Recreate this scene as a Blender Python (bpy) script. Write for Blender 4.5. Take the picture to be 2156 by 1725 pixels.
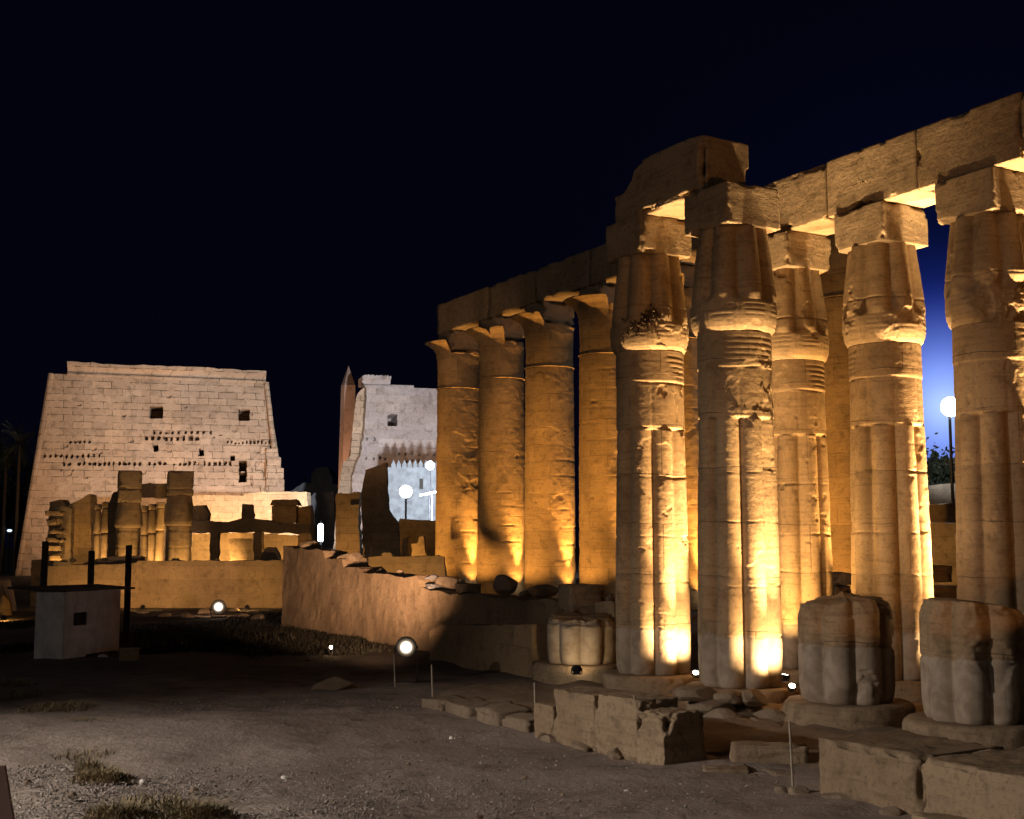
import bpy, bmesh, math, random
import numpy as np
from mathutils import Vector

sc = bpy.context.scene
for o in list(bpy.data.objects):
    bpy.data.objects.remove(o)
col = sc.collection
rnd = random.Random(7)

# ------------------------------------------------------------------ camera
EYE = 3.3
FPX, CX, CY = 2700.0, 1078.0, 862.5            # focal length and centre in units of a 2156 px wide picture
PITCH = math.atan(288 / FPX)
cam_d = bpy.data.cameras.new('camera')
cam = bpy.data.objects.new('camera', cam_d); col.objects.link(cam)
cam.location = (0, 0, EYE); cam.rotation_euler = (math.pi / 2 + PITCH, 0, 0)
cam_d.sensor_width = 36; cam_d.lens = 36 * FPX / 2156
cam_d.clip_start = 0.1; cam_d.clip_end = 5000
sc.camera = cam

# ------------------------------------------------------------------ render look
sc.view_settings.view_transform = 'Standard'; sc.view_settings.look = 'None'
sc.view_settings.exposure = 0; sc.view_settings.gamma = 1
sc.render.engine = 'CYCLES'
sc.cycles.max_bounces = 5; sc.cycles.diffuse_bounces = 3; sc.cycles.glossy_bounces = 1
sc.cycles.sample_clamp_indirect = 2; sc.cycles.caustics_reflective = False; sc.cycles.caustics_refractive = False
sc.cycles.use_denoising = True

# ------------------------------------------------------------------ geometry of the picture -> world
def ray(x, y):
    cx, cy = (x - CX) / FPX, (CY - y) / FPX
    c, s = math.cos(PITCH), math.sin(PITCH)
    return Vector((cx, c - cy * s, s + cy * c))
def PD(x, y, D):                                # point at forward distance D
    r = ray(x, y); t = D / r.y
    return Vector((r.x * t, D, EYE + r.z * t))
def PZ(x, y, z=0.0):                            # point on a level
    r = ray(x, y); t = (z - EYE) / r.z
    return Vector((r.x * t, r.y * t, z))
A = math.radians(29.8)                          # the temple axis runs back and to the left
U2 = Vector((-math.sin(A), math.cos(A), 0)); V2 = Vector((math.cos(A), math.sin(A), 0))
def UV(u, v, z=0.0): return U2 * u + V2 * v + Vector((0, 0, z))
ROTT = A                                        # a thing with local +Y along the axis

# ------------------------------------------------------------------ world: a night sky, a floodlight's blue halo painted into its colour
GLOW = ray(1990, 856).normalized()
w = bpy.data.worlds.new('World'); sc.world = w; w.use_nodes = True
n = w.node_tree.nodes; l = w.node_tree.links; n.clear()
out = n.new('ShaderNodeOutputWorld'); bg = n.new('ShaderNodeBackground')
tc = n.new('ShaderNodeTexCoord')
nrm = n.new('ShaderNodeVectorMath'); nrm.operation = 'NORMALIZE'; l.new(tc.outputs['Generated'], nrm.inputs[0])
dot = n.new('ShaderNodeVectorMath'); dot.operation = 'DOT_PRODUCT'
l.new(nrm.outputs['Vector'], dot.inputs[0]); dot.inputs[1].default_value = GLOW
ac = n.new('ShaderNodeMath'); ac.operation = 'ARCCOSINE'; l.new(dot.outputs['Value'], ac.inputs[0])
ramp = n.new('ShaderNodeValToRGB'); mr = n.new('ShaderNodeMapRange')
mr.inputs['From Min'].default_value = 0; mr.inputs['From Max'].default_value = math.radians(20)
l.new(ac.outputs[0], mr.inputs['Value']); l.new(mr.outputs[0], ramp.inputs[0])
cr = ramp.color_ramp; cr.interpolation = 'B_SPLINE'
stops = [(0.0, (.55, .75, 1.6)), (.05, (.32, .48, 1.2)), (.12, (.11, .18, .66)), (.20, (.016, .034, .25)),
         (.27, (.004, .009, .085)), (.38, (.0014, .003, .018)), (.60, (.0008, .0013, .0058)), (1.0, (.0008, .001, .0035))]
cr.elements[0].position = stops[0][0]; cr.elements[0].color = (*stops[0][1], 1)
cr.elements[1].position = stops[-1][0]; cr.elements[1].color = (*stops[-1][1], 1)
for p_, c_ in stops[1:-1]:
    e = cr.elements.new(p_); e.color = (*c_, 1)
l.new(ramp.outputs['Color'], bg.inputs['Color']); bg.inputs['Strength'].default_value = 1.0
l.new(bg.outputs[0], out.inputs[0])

# the weak neutral light of the town behind the viewer
sun_d = bpy.data.lights.new('town_glow', 'SUN'); sun_d.energy = 0.10; sun_d.angle = math.radians(12)
sun_d.color = (1.0, .86, .74)
sun = bpy.data.objects.new('town_glow', sun_d); col.objects.link(sun)
sun.rotation_euler = Vector((.62, .70, -.36)).to_track_quat('-Z', 'Y').to_euler()

STREET = ((-22.0, 12.0, 0), 8.0, 19500)             # the street lamp of the road, outside the picture at left: foot, height, watts

# ------------------------------------------------------------------ noise in numpy
def _h(ix, iy, iz, s):
    with np.errstate(over='ignore'):
        k = (ix.astype(np.uint32) * np.uint32(374761393) + iy.astype(np.uint32) * np.uint32(668265263)
             + iz.astype(np.uint32) * np.uint32(2246822519) + np.uint32(s * 3266489917 & 0xffffffff))
        k = (k ^ (k >> np.uint32(13))) * np.uint32(1274126177)
        k = (k ^ (k >> np.uint32(16))) * np.uint32(2654435761)
        return ((k ^ (k >> np.uint32(15))) & np.uint32(0xffffff)).astype(np.float64) / 0xffffff
def vn(p, s=0):
    p = np.asarray(p, float) + 1000.0
    i = np.floor(p).astype(np.int64); f = p - i; f = f * f * (3 - 2 * f)
    r = 0
    for dx in (0, 1):
        wx = f[..., 0] if dx else 1 - f[..., 0]
        for dy in (0, 1):
            wy = f[..., 1] if dy else 1 - f[..., 1]
            for dz in (0, 1):
                wz = f[..., 2] if dz else 1 - f[..., 2]
                r = r + wx * wy * wz * _h(i[..., 0] + dx, i[..., 1] + dy, i[..., 2] + dz, s)
    return r * 2 - 1
def fbm(p, s=0, o=4, g=.5):
    a, r, q = 1.0, 0, np.asarray(p, float)
    for k in range(o):
        r = r + a * vn(q, s + k * 17); q = q * 2.03; a *= g
    return r
def sst(a, b, x):
    t = np.clip((x - a) / (b - a), 0, 1); return t * t * (3 - 2 * t)

# ------------------------------------------------------------------ materials
class NT:
    def __init__(s, name):
        s.m = bpy.data.materials.new(name); s.m.use_nodes = True
        s.t = s.m.node_tree; s.t.nodes.clear()
        s.out = s.t.nodes.new('ShaderNodeOutputMaterial'); s.b = s.t.nodes.new('ShaderNodeBsdfPrincipled')
        s.t.links.new(s.b.outputs[0], s.out.inputs[0])
    def new(s, ty, **k):
        x = s.t.nodes.new(ty)
        for a, v in k.items(): setattr(x, a, v)
        return x
    def L(s, a, b): s.t.links.new(a, b)
    def val(s, sock, v):
        if hasattr(v, 'is_output'): s.L(v, sock)
        else: sock.default_value = v
    def math(s, op, a, b=0.0, c=None):
        x = s.new('ShaderNodeMath', operation=op); s.val(x.inputs[0], a); s.val(x.inputs[1], b)
        if c is not None: s.val(x.inputs[2], c)
        return x.outputs[0]
    def noise(s, vec, scale, detail=4, rough=.55, dist=0.0):
        x = s.new('ShaderNodeTexNoise'); x.inputs['Scale'].default_value = scale; x.inputs['Detail'].default_value = detail
        x.inputs['Roughness'].default_value = rough; x.inputs['Distortion'].default_value = dist
        s.L(vec, x.inputs['Vector']); return x.outputs['Fac']
    def rng(s, v, a, b, c=0.0, d=1.0):
        x = s.new('ShaderNodeMapRange'); s.val(x.inputs[0], v)
        for i_, q in enumerate((a, b, c, d)): x.inputs[i_ + 1].default_value = q
        return x.outputs[0]
    def mix(s, f, a, b, mode='MIX'):
        x = s.new('ShaderNodeMix', data_type='RGBA', blend_type=mode); s.val(x.inputs[0], f)
        for i_, q in ((6, a), (7, b)):
            if isinstance(q, tuple): x.inputs[i_].default_value = (*q, 1)
            else: s.L(q, x.inputs[i_])
        return x.outputs[2]
    def bump(s, h, strength, dist, prev=None):
        x = s.new('ShaderNodeBump'); x.inputs['Strength'].default_value = strength; x.inputs['Distance'].default_value = dist
        s.L(h, x.inputs['Height'])
        if prev is not None: s.L(prev, x.inputs['Normal'])
        return x.outputs[0]

def stone(name, ca, cb, dark=(.12, .08, .045), sc_=1.0, brick=None, pale=None, bump=1.0, bands=0.0, radial=False, mortar=.012, jdark=.55):
    """weathered sandstone; brick=(length, height) gives masonry joints; pale=height of a salt-bleached foot"""
    k = NT(name)
    tc = k.new('ShaderNodeTexCoord'); ob = tc.outputs['Object']
    oi = k.new('ShaderNodeObjectInfo')
    add = k.new('ShaderNodeVectorMath', operation='ADD'); k.L(ob, add.inputs[0])
    sc3 = k.new('ShaderNodeVectorMath', operation='SCALE'); k.L(oi.outputs['Location'], sc3.inputs[0]); sc3.inputs['Scale'].default_value = 1.37
    k.L(sc3.outputs[0], add.inputs[1]); vec = add.outputs[0]
    big = k.noise(vec, .55 * sc_, 3); mid = k.noise(vec, 2.6 * sc_, 5, .6, .4); fine = k.noise(vec, 14 * sc_, 5, .65); grit = k.noise(vec, 60 * sc_, 3, .6)
    c = k.mix(k.rng(big, .35, .65), ca, cb)
    c = k.mix(k.math('MULTIPLY', k.rng(mid, .52, .70), .55), c, dark)
    c = k.mix(k.math('MULTIPLY', k.rng(fine, .52, .70), .55), c, dark)
    c = k.mix(k.math('MULTIPLY', k.rng(grit, .5, .8), .25), c, (.5, .42, .3))
    sep = k.new('ShaderNodeSeparateXYZ'); k.L(ob, sep.inputs[0])
    h = k.math('ADD', k.math('MULTIPLY', mid, .5), k.math('ADD', k.math('MULTIPLY', fine, .38), k.math('MULTIPLY', grit, .16)))
    if bands:                                    # bedding and tool lines that run level
        mp = k.new('ShaderNodeMapping'); mp.inputs['Scale'].default_value = (.8, .8, 9); k.L(vec, mp.inputs[0])
        bd = k.noise(mp.outputs[0], 1.4, 4, .6)
        h = k.math('ADD', h, k.math('MULTIPLY', bd, bands))
        c = k.mix(k.math('MULTIPLY', k.rng(bd, .52, .68), .35), c, dark)
    if brick:
        if radial:
            an = k.math('ARCTAN2', sep.outputs[1], sep.outputs[0]); xx = k.math('MULTIPLY', an, radial)
        else:
            xx = k.math('ADD', sep.outputs[0], sep.outputs[1])
        cb_ = k.new('ShaderNodeCombineXYZ'); k.L(xx, cb_.inputs[0])
        wob = k.math('MULTIPLY', k.math('SUBTRACT', k.noise(vec, .9, 2), .5), .16 * brick[1])
        k.L(k.math('ADD', sep.outputs[2], wob), cb_.inputs[1])
        br = k.new('ShaderNodeTexBrick'); k.L(cb_.outputs[0], br.inputs['Vector'])
        br.inputs['Scale'].default_value = 1; br.inputs['Brick Width'].default_value = brick[0]; br.inputs['Row Height'].default_value = brick[1]
        br.inputs['Mortar Size'].default_value = mortar; br.inputs['Mortar Smooth'].default_value = .3
        br.inputs['Color1'].default_value = (.78, .78, .78, 1); br.inputs['Color2'].default_value = (1.12, 1.1, 1.06, 1)
        br.inputs['Mortar'].default_value = (.9, .9, .9, 1); br.offset = .43; br.squash = 1
        gap = k.rng(k.noise(vec, 1.1, 3), .40, .56)
        joint = k.math('MULTIPLY', br.outputs['Fac'], gap)
        c = k.mix(.75, c, br.outputs['Color'], 'MULTIPLY')
        c = k.mix(k.math('MULTIPLY', joint, jdark), c, (.035, .024, .015))
        h = k.math('SUBTRACT', h, k.math('MULTIPLY', joint, .6))
    if pale:
        e = k.math('ADD', sep.outputs[2], k.math('MULTIPLY', k.math('SUBTRACT', k.noise(vec, 3, 4), .5), .35))
        pc = k.mix(k.rng(mid, .42, .62), (.40, .325, .24), (.27, .21, .15))
        c = k.mix(k.rng(e, pale - .03, pale + .03, 1, 0), c, pc)
    k.L(c, k.b.inputs['Base Color']); k.b.inputs['Roughness'].default_value = .92
    k.b.inputs['Specular IOR Level'].default_value = .2
    k.L(k.bump(h, .55 * bump, .06), k.b.inputs['Normal'])
    return k.m

def plain(name, c, rough=.7, metal=0.0, var=.25, scale=6, bump=.15):
    k = NT(name); tc = k.new('ShaderNodeTexCoord'); nz = k.noise(tc.outputs['Object'], scale, 5, .6)
    k.L(k.mix(k.rng(nz, .4, .65), c, tuple(q * (1 - var) for q in c)), k.b.inputs['Base Color'])
    k.b.inputs['Roughness'].default_value = rough; k.b.inputs['Metallic'].default_value = metal
    k.L(k.bump(nz, bump, .02), k.b.inputs['Normal']); return k.m
def glow(name, c, s):
    k = NT(name); k.b.inputs['Base Color'].default_value = (.8, .8, .8, 1)
    k.b.inputs['Emission Color'].default_value = (*c, 1); k.b.inputs['Emission Strength'].default_value = s; return k.m

M = {}
SA, SB = (.40, .285, .165), (.31, .215, .12)
M['column'] = stone('column_sandstone', SA, SB, pale=1.03, bands=.12, brick=(2.7, 1.12), radial=.85, mortar=.010, jdark=.7, bump=.6)
M['column_far'] = stone('colonnade_sandstone', (.39, .265, .14), (.31, .205, .105), bands=.2, brick=(2.3, 1.05), radial=1.45, mortar=.016, jdark=.45)
M['block'] = stone('block_sandstone', (.36, .27, .17), (.27, .195, .12), dark=(.085, .058, .034), bands=.2, bump=1.3)
M['masonry'] = stone('masonry_sandstone', (.37, .26, .155), (.29, .2, .115), brick=(1.5, .62), mortar=.02, jdark=.5)
M['wall'] = stone('wall_sandstone', (.36, .255, .15), (.29, .2, .115), brick=(1.9, .75), mortar=.012, jdark=.35)
M['mud'] = stone('mudbrick_wall', (.37, .265, .16), (.25, .175, .105), dark=(.10, .07, .04), sc_=.8, bump=1.0)
M['pylon'] = stone('pylon_sandstone', (.40, .29, .20), (.32, .225, .15), sc_=.5, brick=(2.3, .80), mortar=.04, jdark=.9, bump=1.2)
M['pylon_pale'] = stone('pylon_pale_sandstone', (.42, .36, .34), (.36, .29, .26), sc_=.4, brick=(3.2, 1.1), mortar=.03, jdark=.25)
M['rubble'] = stone('rubble_stone', (.31, .24, .165), (.23, .175, .12), sc_=1.6, bump=1.4)
M['grey_stone'] = stone('grey_stone', (.24, .24, .25), (.17, .17, .18), sc_=1.3)
M['granite'] = stone('obelisk_granite', (.36, .25, .2), (.3, .2, .16), sc_=.6, bump=.4)
M['patch'] = stone('dark_crust', (.07, .045, .028), (.12, .075, .045), sc_=5, bump=3)
M['plaster'] = plain('grey_plaster', (.72, .68, .63), .9, var=.3, scale=2.2)
M['darkwood'] = plain('dark_wood', (.045, .035, .028), .8)
M['metal'] = plain('dark_metal', (.05, .05, .055), .5, .6)
M['rod'] = plain('weathered_rod', (.42, .37, .28), .7)
M['board'] = plain('brown_board', (.15, .09, .075), .6, var=.1)
M['crate'] = plain('yellowed_timber', (.34, .26, .14), .8)
M['void'] = plain('dark_interior', (.02, .016, .012), .95)
M['lens_warm'] = glow('warm_lamp_glass', (1.0, .86, .62), 30)
M['lens_white'] = glow('white_lamp_glass', (.86, .94, 1.0), 30)
M['lens_blue'] = glow('blue_white_lamp_glass', (.8, .9, 1.0), 40)
def bloom_glass(name, core, rim, s, up):
    """lamp glass with bloom painted into its emission: bright core, fading to the rim"""
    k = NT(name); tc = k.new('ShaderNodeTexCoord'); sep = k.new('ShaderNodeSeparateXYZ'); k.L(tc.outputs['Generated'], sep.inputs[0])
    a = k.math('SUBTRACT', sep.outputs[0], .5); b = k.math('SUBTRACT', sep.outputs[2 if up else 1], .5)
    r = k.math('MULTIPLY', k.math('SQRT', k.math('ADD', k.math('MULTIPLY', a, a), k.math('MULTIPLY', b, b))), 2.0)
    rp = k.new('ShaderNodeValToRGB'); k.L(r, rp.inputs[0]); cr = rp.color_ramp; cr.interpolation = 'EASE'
    st = [(0, tuple(c * s for c in core)), (.40, tuple(c * s for c in core)), (.52, tuple(c * 1.3 for c in core)), (.66, tuple(c * .30 for c in rim)), (.82, tuple(c * .06 for c in rim)), (1, tuple(c * .004 for c in rim))]  # outer stops imitate the glare round the bulb
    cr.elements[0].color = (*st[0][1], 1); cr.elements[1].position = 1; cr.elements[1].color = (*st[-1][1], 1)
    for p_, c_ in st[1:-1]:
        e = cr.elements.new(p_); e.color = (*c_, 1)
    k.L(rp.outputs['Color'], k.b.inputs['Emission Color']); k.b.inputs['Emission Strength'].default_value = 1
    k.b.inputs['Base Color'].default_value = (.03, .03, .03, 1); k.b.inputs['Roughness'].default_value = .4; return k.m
M['bloom_warm'] = bloom_glass('warm_bloom_glass', (1, .9, .74), (1, .72, .46), 12, False)
M['bloom_white'] = bloom_glass('white_bloom_glass', (.9, .95, 1), (.62, .76, 1), 14, True)
M['bloom_blue'] = bloom_glass('blue_white_bloom_glass', (.9, .95, 1), (.5, .66, 1), 14, True)
M['lens_dim'] = glow('small_lamp_glass', (.75, .9, 1.0), 1.2)
def leafmat(name, a, b):
    k = NT(name); oi = k.new('ShaderNodeTexCoord'); nz = k.noise(oi.outputs['Object'], 2.5, 4)
    k.L(k.mix(k.rng(nz, .38, .62), a, b), k.b.inputs['Base Color']); k.b.inputs['Roughness'].default_value = .8; return k.m
M['grass'] = leafmat('dry_grass_blades', (.20, .165, .09), (.34, .27, .15))
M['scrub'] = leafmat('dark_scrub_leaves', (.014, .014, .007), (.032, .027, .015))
M['palm'] = leafmat('palm_leaves', (.04, .055, .025), (.06, .07, .035))
M['trunk'] = plain('palm_trunk', (.10, .075, .05), .9)

def groundmat():
    k = NT('sandy_ground'); tc = k.new('ShaderNodeTexCoord'); v = tc.outputs['Object']
    big = k.noise(v, .22, 4, .6, .5); mid = k.noise(v, 1.6, 5, .62); fin = k.noise(v, 11, 5, .7); gr = k.noise(v, 45, 3, .65)
    c = k.mix(k.rng(big, .38, .62), (.38, .315, .265), (.28, .228, .19))
    c = k.mix(k.math('MULTIPLY', k.rng(mid, .5, .68), .5), c, (.10, .075, .055))
    c = k.mix(k.math('MULTIPLY', k.rng(fin, .55, .72), .6), c, (.33, .29, .24))
    c = k.mix(k.math('MULTIPLY', k.rng(gr, .56, .7), .5), c, (.055, .042, .034))
    # the pale gravel apron of the near left
    sep = k.new('ShaderNodeSeparateXYZ'); k.L(v, sep.inputs[0])
    ap = k.math('ADD', k.math('MULTIPLY', sep.outputs[0], .26), sep.outputs[1])      # y + .26 x
    ap = k.math('ADD', ap, k.math('MULTIPLY', k.math('SUBTRACT', k.noise(v, .7, 5, .65), .5), 5))
    vo = k.new('ShaderNodeTexVoronoi'); vo.inputs['Scale'].default_value = 15; k.L(v, vo.inputs['Vector'])
    sv = k.new('ShaderNodeSeparateColor'); k.L(vo.outputs['Color'], sv.inputs[0])
    peb = k.mix(sv.outputs[0], (.26, .23, .19), (.60, .55, .47))
    f = k.math('MULTIPLY', k.rng(ap, 18.6, 14.6), k.rng(k.noise(v, 3.5, 4, .7), .36, .56))
    f = k.math('MULTIPLY', f, k.rng(sep.outputs[0], -1.2, -3.4))
    c = k.mix(f, c, peb)
    # the light's falloff painted in: soil darkens with distance
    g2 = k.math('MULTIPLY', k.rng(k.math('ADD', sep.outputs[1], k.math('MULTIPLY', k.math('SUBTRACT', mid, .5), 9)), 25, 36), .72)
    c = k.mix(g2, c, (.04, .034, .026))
    k.L(c, k.b.inputs['Base Color']); k.b.inputs['Roughness'].default_value = .95; k.b.inputs['Specular IOR Level'].default_value = .15
    h = k.math('ADD', k.math('MULTIPLY', mid, .8), k.math('ADD', k.math('MULTIPLY', fin, .35), k.math('MULTIPLY', gr, .1)))
    h = k.math('ADD', h, k.math('MULTIPLY', k.math('MULTIPLY', f, k.rng(vo.outputs['Distance'], 0, .5, 1, 0)), .35))
    k.L(k.bump(h, .9, .10), k.b.inputs['Normal']); return k.m
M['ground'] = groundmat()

# ------------------------------------------------------------------ mesh helpers
def link(name, me, mat, parent=None, smooth=False, loc=None, rot=None):
    o = bpy.data.objects.new(name, me); col.objects.link(o)
    if mat is not None: me.materials.append(mat)
    if smooth: me.polygons.foreach_set('use_smooth', np.ones(len(me.polygons), bool))
    if parent is not None: o.parent = parent
    if loc is not None: o.location = loc
    if rot is not None: o.rotation_euler = rot
    return o
def pmesh(name, v, f):
    me = bpy.data.meshes.new(name); me.from_pydata([tuple(map(float, q)) for q in v], [], [tuple(map(int, q)) for q in f]); me.update(); return me
def qmesh(name, v, q):                           # fast: only quads
    me = bpy.data.meshes.new(name); v = np.asarray(v, np.float32); q = np.asarray(q, np.int32)
    me.vertices.add(len(v)); me.vertices.foreach_set('co', v.ravel())
    me.loops.add(q.size); me.loops.foreach_set('vertex_index', q.ravel())
    me.polygons.add(len(q)); me.polygons.foreach_set('loop_start', np.arange(0, q.size, 4, dtype=np.int32))
    me.update(calc_edges=True); me.validate(); return me
def tube_quads(Mr, N):
    i = np.arange(Mr - 1)[:, None] * N; j = np.arange(N)[None]; jn = (j + 1) % N
    return np.stack([i + j, i + jn, i + N + jn, i + N + j], -1).reshape(-1, 4)
def thing(name, label, cat, loc=(0, 0, 0), rz=0.0, group=None):
    o = bpy.data.objects.new(name, None); col.objects.link(o); o.location = loc; o.rotation_euler = (0, 0, rz)
    o.empty_display_size = .3
    return tag(o, label, cat, group)
def tag(o, label, cat, group=None, kind=None):
    if label: o['label'] = label
    if cat: o['category'] = cat
    if group: o['group'] = group
    if kind: o['kind'] = kind
    return o
def lathe(name, zs, rfun, N, mat, parent, dome=0.0, cap=True):
    """rfun(theta, z) -> radius, on a grid; closed with rings at both ends"""
    th = np.linspace(0, 2 * math.pi, N, endpoint=False)
    T, Z = np.meshgrid(th, zs)
    R, Zo = rfun(T, Z)
    V = np.stack([R * np.cos(T), R * np.sin(T), Zo], -1)
    if cap:
        def ring(row, fs, d=0.0):
            c = row.mean(0); return [c + (row - c) * f + np.array([0, 0, d * (1 - f * f)]) for f in fs]
        V = np.concatenate([np.stack(ring(V[0], (.02, .5))), V, np.stack(ring(V[-1], (.85, .7, .5, .25, .02), dome))], 0)
    return link(name, qmesh(name, V.reshape(-1, 3), tube_quads(V.shape[0], N)), mat, parent, True)

def box_grid(n):
    bm = bmesh.new(); bmesh.ops.create_cube(bm, size=2)
    bmesh.ops.subdivide_edges(bm, edges=bm.edges[:], cuts=n, use_grid_fill=True)
    v = np.array([q.co[:] for q in bm.verts]); f = [[q.index for q in p.verts] for p in bm.faces]; bm.free(); return v, np.array(f)
_bg = {}
def rough_box(size, seed, amp=.02, chip=.08, n=16, freq=1.5, shape=None):
    """a hewn block, base at z=0; shape(v)-> v edits the unit block first"""
    if n not in _bg: _bg[n] = box_grid(n)
    v, f = _bg[n]; v = v.copy()
    if shape is not None: v = shape(v)
    s = np.array(size) / 2
    p = v * s
    off = np.array([seed * 3.7, seed * 1.9, seed * 5.3])
    av = np.abs(v); srt = np.sort(av, 1)
    m = min(size); dist = (1 - av) * s            # metres to each face
    ds = np.sort(dist, 1)
    edge = np.exp(-(ds[:, 1] / (.035 + .30 * chip)) ** 2) * (ds[:, 0] < 1e-3)
    cor = np.exp(-(ds[:, 2] / (.05 + .35 * chip)) ** 2) * (ds[:, 0] < 1e-3)
    nz = np.clip(fbm(p * freq * 1.8 + off, seed, 5) - .18, 0, 1) * 2.0 + .05
    pull = (edge * nz * chip + cor * nz * chip * .8)[:, None]
    p = p - np.sign(v) * np.exp(-(dist / .18) ** 2) * pull * min(1.2, m) * 1.5
    for ax in range(3):
        p[:, ax] += amp * .6 * fbm(p * freq * 2 + off + ax * 31, seed + ax, 4) + amp * .35 * fbm(p * freq * 9 + off, seed + 7 + ax, 3)
    p[:, 2] += s[2]
    return p, f
def block(name, mat, parent, size, seed, loc=(0, 0, 0), rz=0.0, tilt=(0, 0), **k):
    p, f = rough_box(size, seed, **k)
    return link(name, qmesh(name, p, f), mat, parent, False, loc, (tilt[0], tilt[1], rz))
_ico = {}
def rock(name, mat, parent, size, seed, loc, rz=0.0, amp=.22, sub=3, flat=.35):
    if sub not in _ico:
        bm = bmesh.new(); bmesh.ops.create_icosphere(bm, subdivisions=sub, radius=1)
        _ico[sub] = (np.array([q.co[:] for q in bm.verts]), [[q.index for q in p.verts] for p in bm.faces]); bm.free()
    v, f = _ico[sub]; off = np.array([seed * 2.3, seed * 7.1, seed * 1.7])
    p = v * (1 + amp * fbm(v * 1.3 + off, seed, 3))[:, None]
    r_ = np.random.RandomState(seed)
    for _ in range(9):                            # broken flats
        d = r_.normal(size=3); d /= np.linalg.norm(d); lim = r_.uniform(.55, .85)
        ex = np.maximum(p @ d - lim, 0); p = p - ex[:, None] * d * .93
    p = p * np.array(size) / 2
    p[:, 2] = np.maximum(p[:, 2], -size[2] * flat * .7); p[:, 2] -= p[:, 2].min()
    return link(name, pmesh(name, p, f), mat, parent, False, loc, (0, 0, rz))
def cyl(name, mat, parent, r0, r1, z0, z1, N=12, cx=0, cy=0):
    a = [2 * math.pi * i / N for i in range(N)]
    v = [(cx + r0 * math.cos(t), cy + r0 * math.sin(t), z0) for t in a] + [(cx + r1 * math.cos(t), cy + r1 * math.sin(t), z1) for t in a]
    f = [(i, (i + 1) % N, N + (i + 1) % N, N + i) for i in range(N)] + [tuple(range(N))[::-1], tuple(range(N, 2 * N))]
    return link(name, pmesh(name, v, f), mat, parent)
def boxm(name, mat, parent, lo, hi, bev=0.0):
    bm = bmesh.new(); bmesh.ops.create_cube(bm, size=1)
    for q in bm.verts: q.co = [lo[i] + (q.co[i] + .5) * (hi[i] - lo[i]) for i in range(3)]
    if bev: bmesh.ops.bevel(bm, geom=bm.edges[:], offset=bev, segments=2, affect='EDGES')
    me = bpy.data.meshes.new(name); bm.to_mesh(me); bm.free(); return link(name, me, mat, parent)

def outline(name, mat, parent, pts, D, depth, seed, step=.3, jit=.04, base=True, turn=0.0, loc_only=False):
    """a standing wall or block with the front outline pts (picture units) at distance D and real thickness depth.
    Local frame: x to the right, y away, z up."""
    P = [PD(x, y, D) for x, y in pts]
    o = P[0].copy(); xs = [p.x for p in P]; org = Vector(((min(xs) + max(xs)) / 2, D, 0))
    Q = [(p.x - org.x, p.z) for p in P]
    r_ = random.Random(seed); R = []
    for i, a in enumerate(Q):
        b = Q[(i + 1) % len(Q)]; L_ = math.hypot(b[0] - a[0], b[1] - a[1]); k = max(1, int(L_ / step))
        for j in range(k):
            t = j / k; e = 0 if j == 0 else jit
            R.append((a[0] + (b[0] - a[0]) * t + r_.uniform(-e, e), a[1] + (b[1] - a[1]) * t + r_.uniform(-e, e)))
    if sum(R[i][0] * R[(i + 1) % len(R)][1] - R[(i + 1) % len(R)][0] * R[i][1] for i in range(len(R))) < 0: R.reverse()
    n_ = len(R)
    v = [(x, 0, z) for x, z in R] + [(x + r_.uniform(-jit, jit), depth, z + r_.uniform(-jit, jit)) for x, z in R]
    f = [tuple(range(n_)), tuple(range(2 * n_ - 1, n_ - 1, -1))] + [(i, n_ + i, n_ + (i + 1) % n_, (i + 1) % n_) for i in range(n_)]
    me = pmesh(name, v, f)
    ob = link(name, me, mat, parent)
    ob.location = org if parent is None else (org - Vector(parent.location))
    ob.rotation_euler = (0, 0, turn)
    return ob

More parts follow.
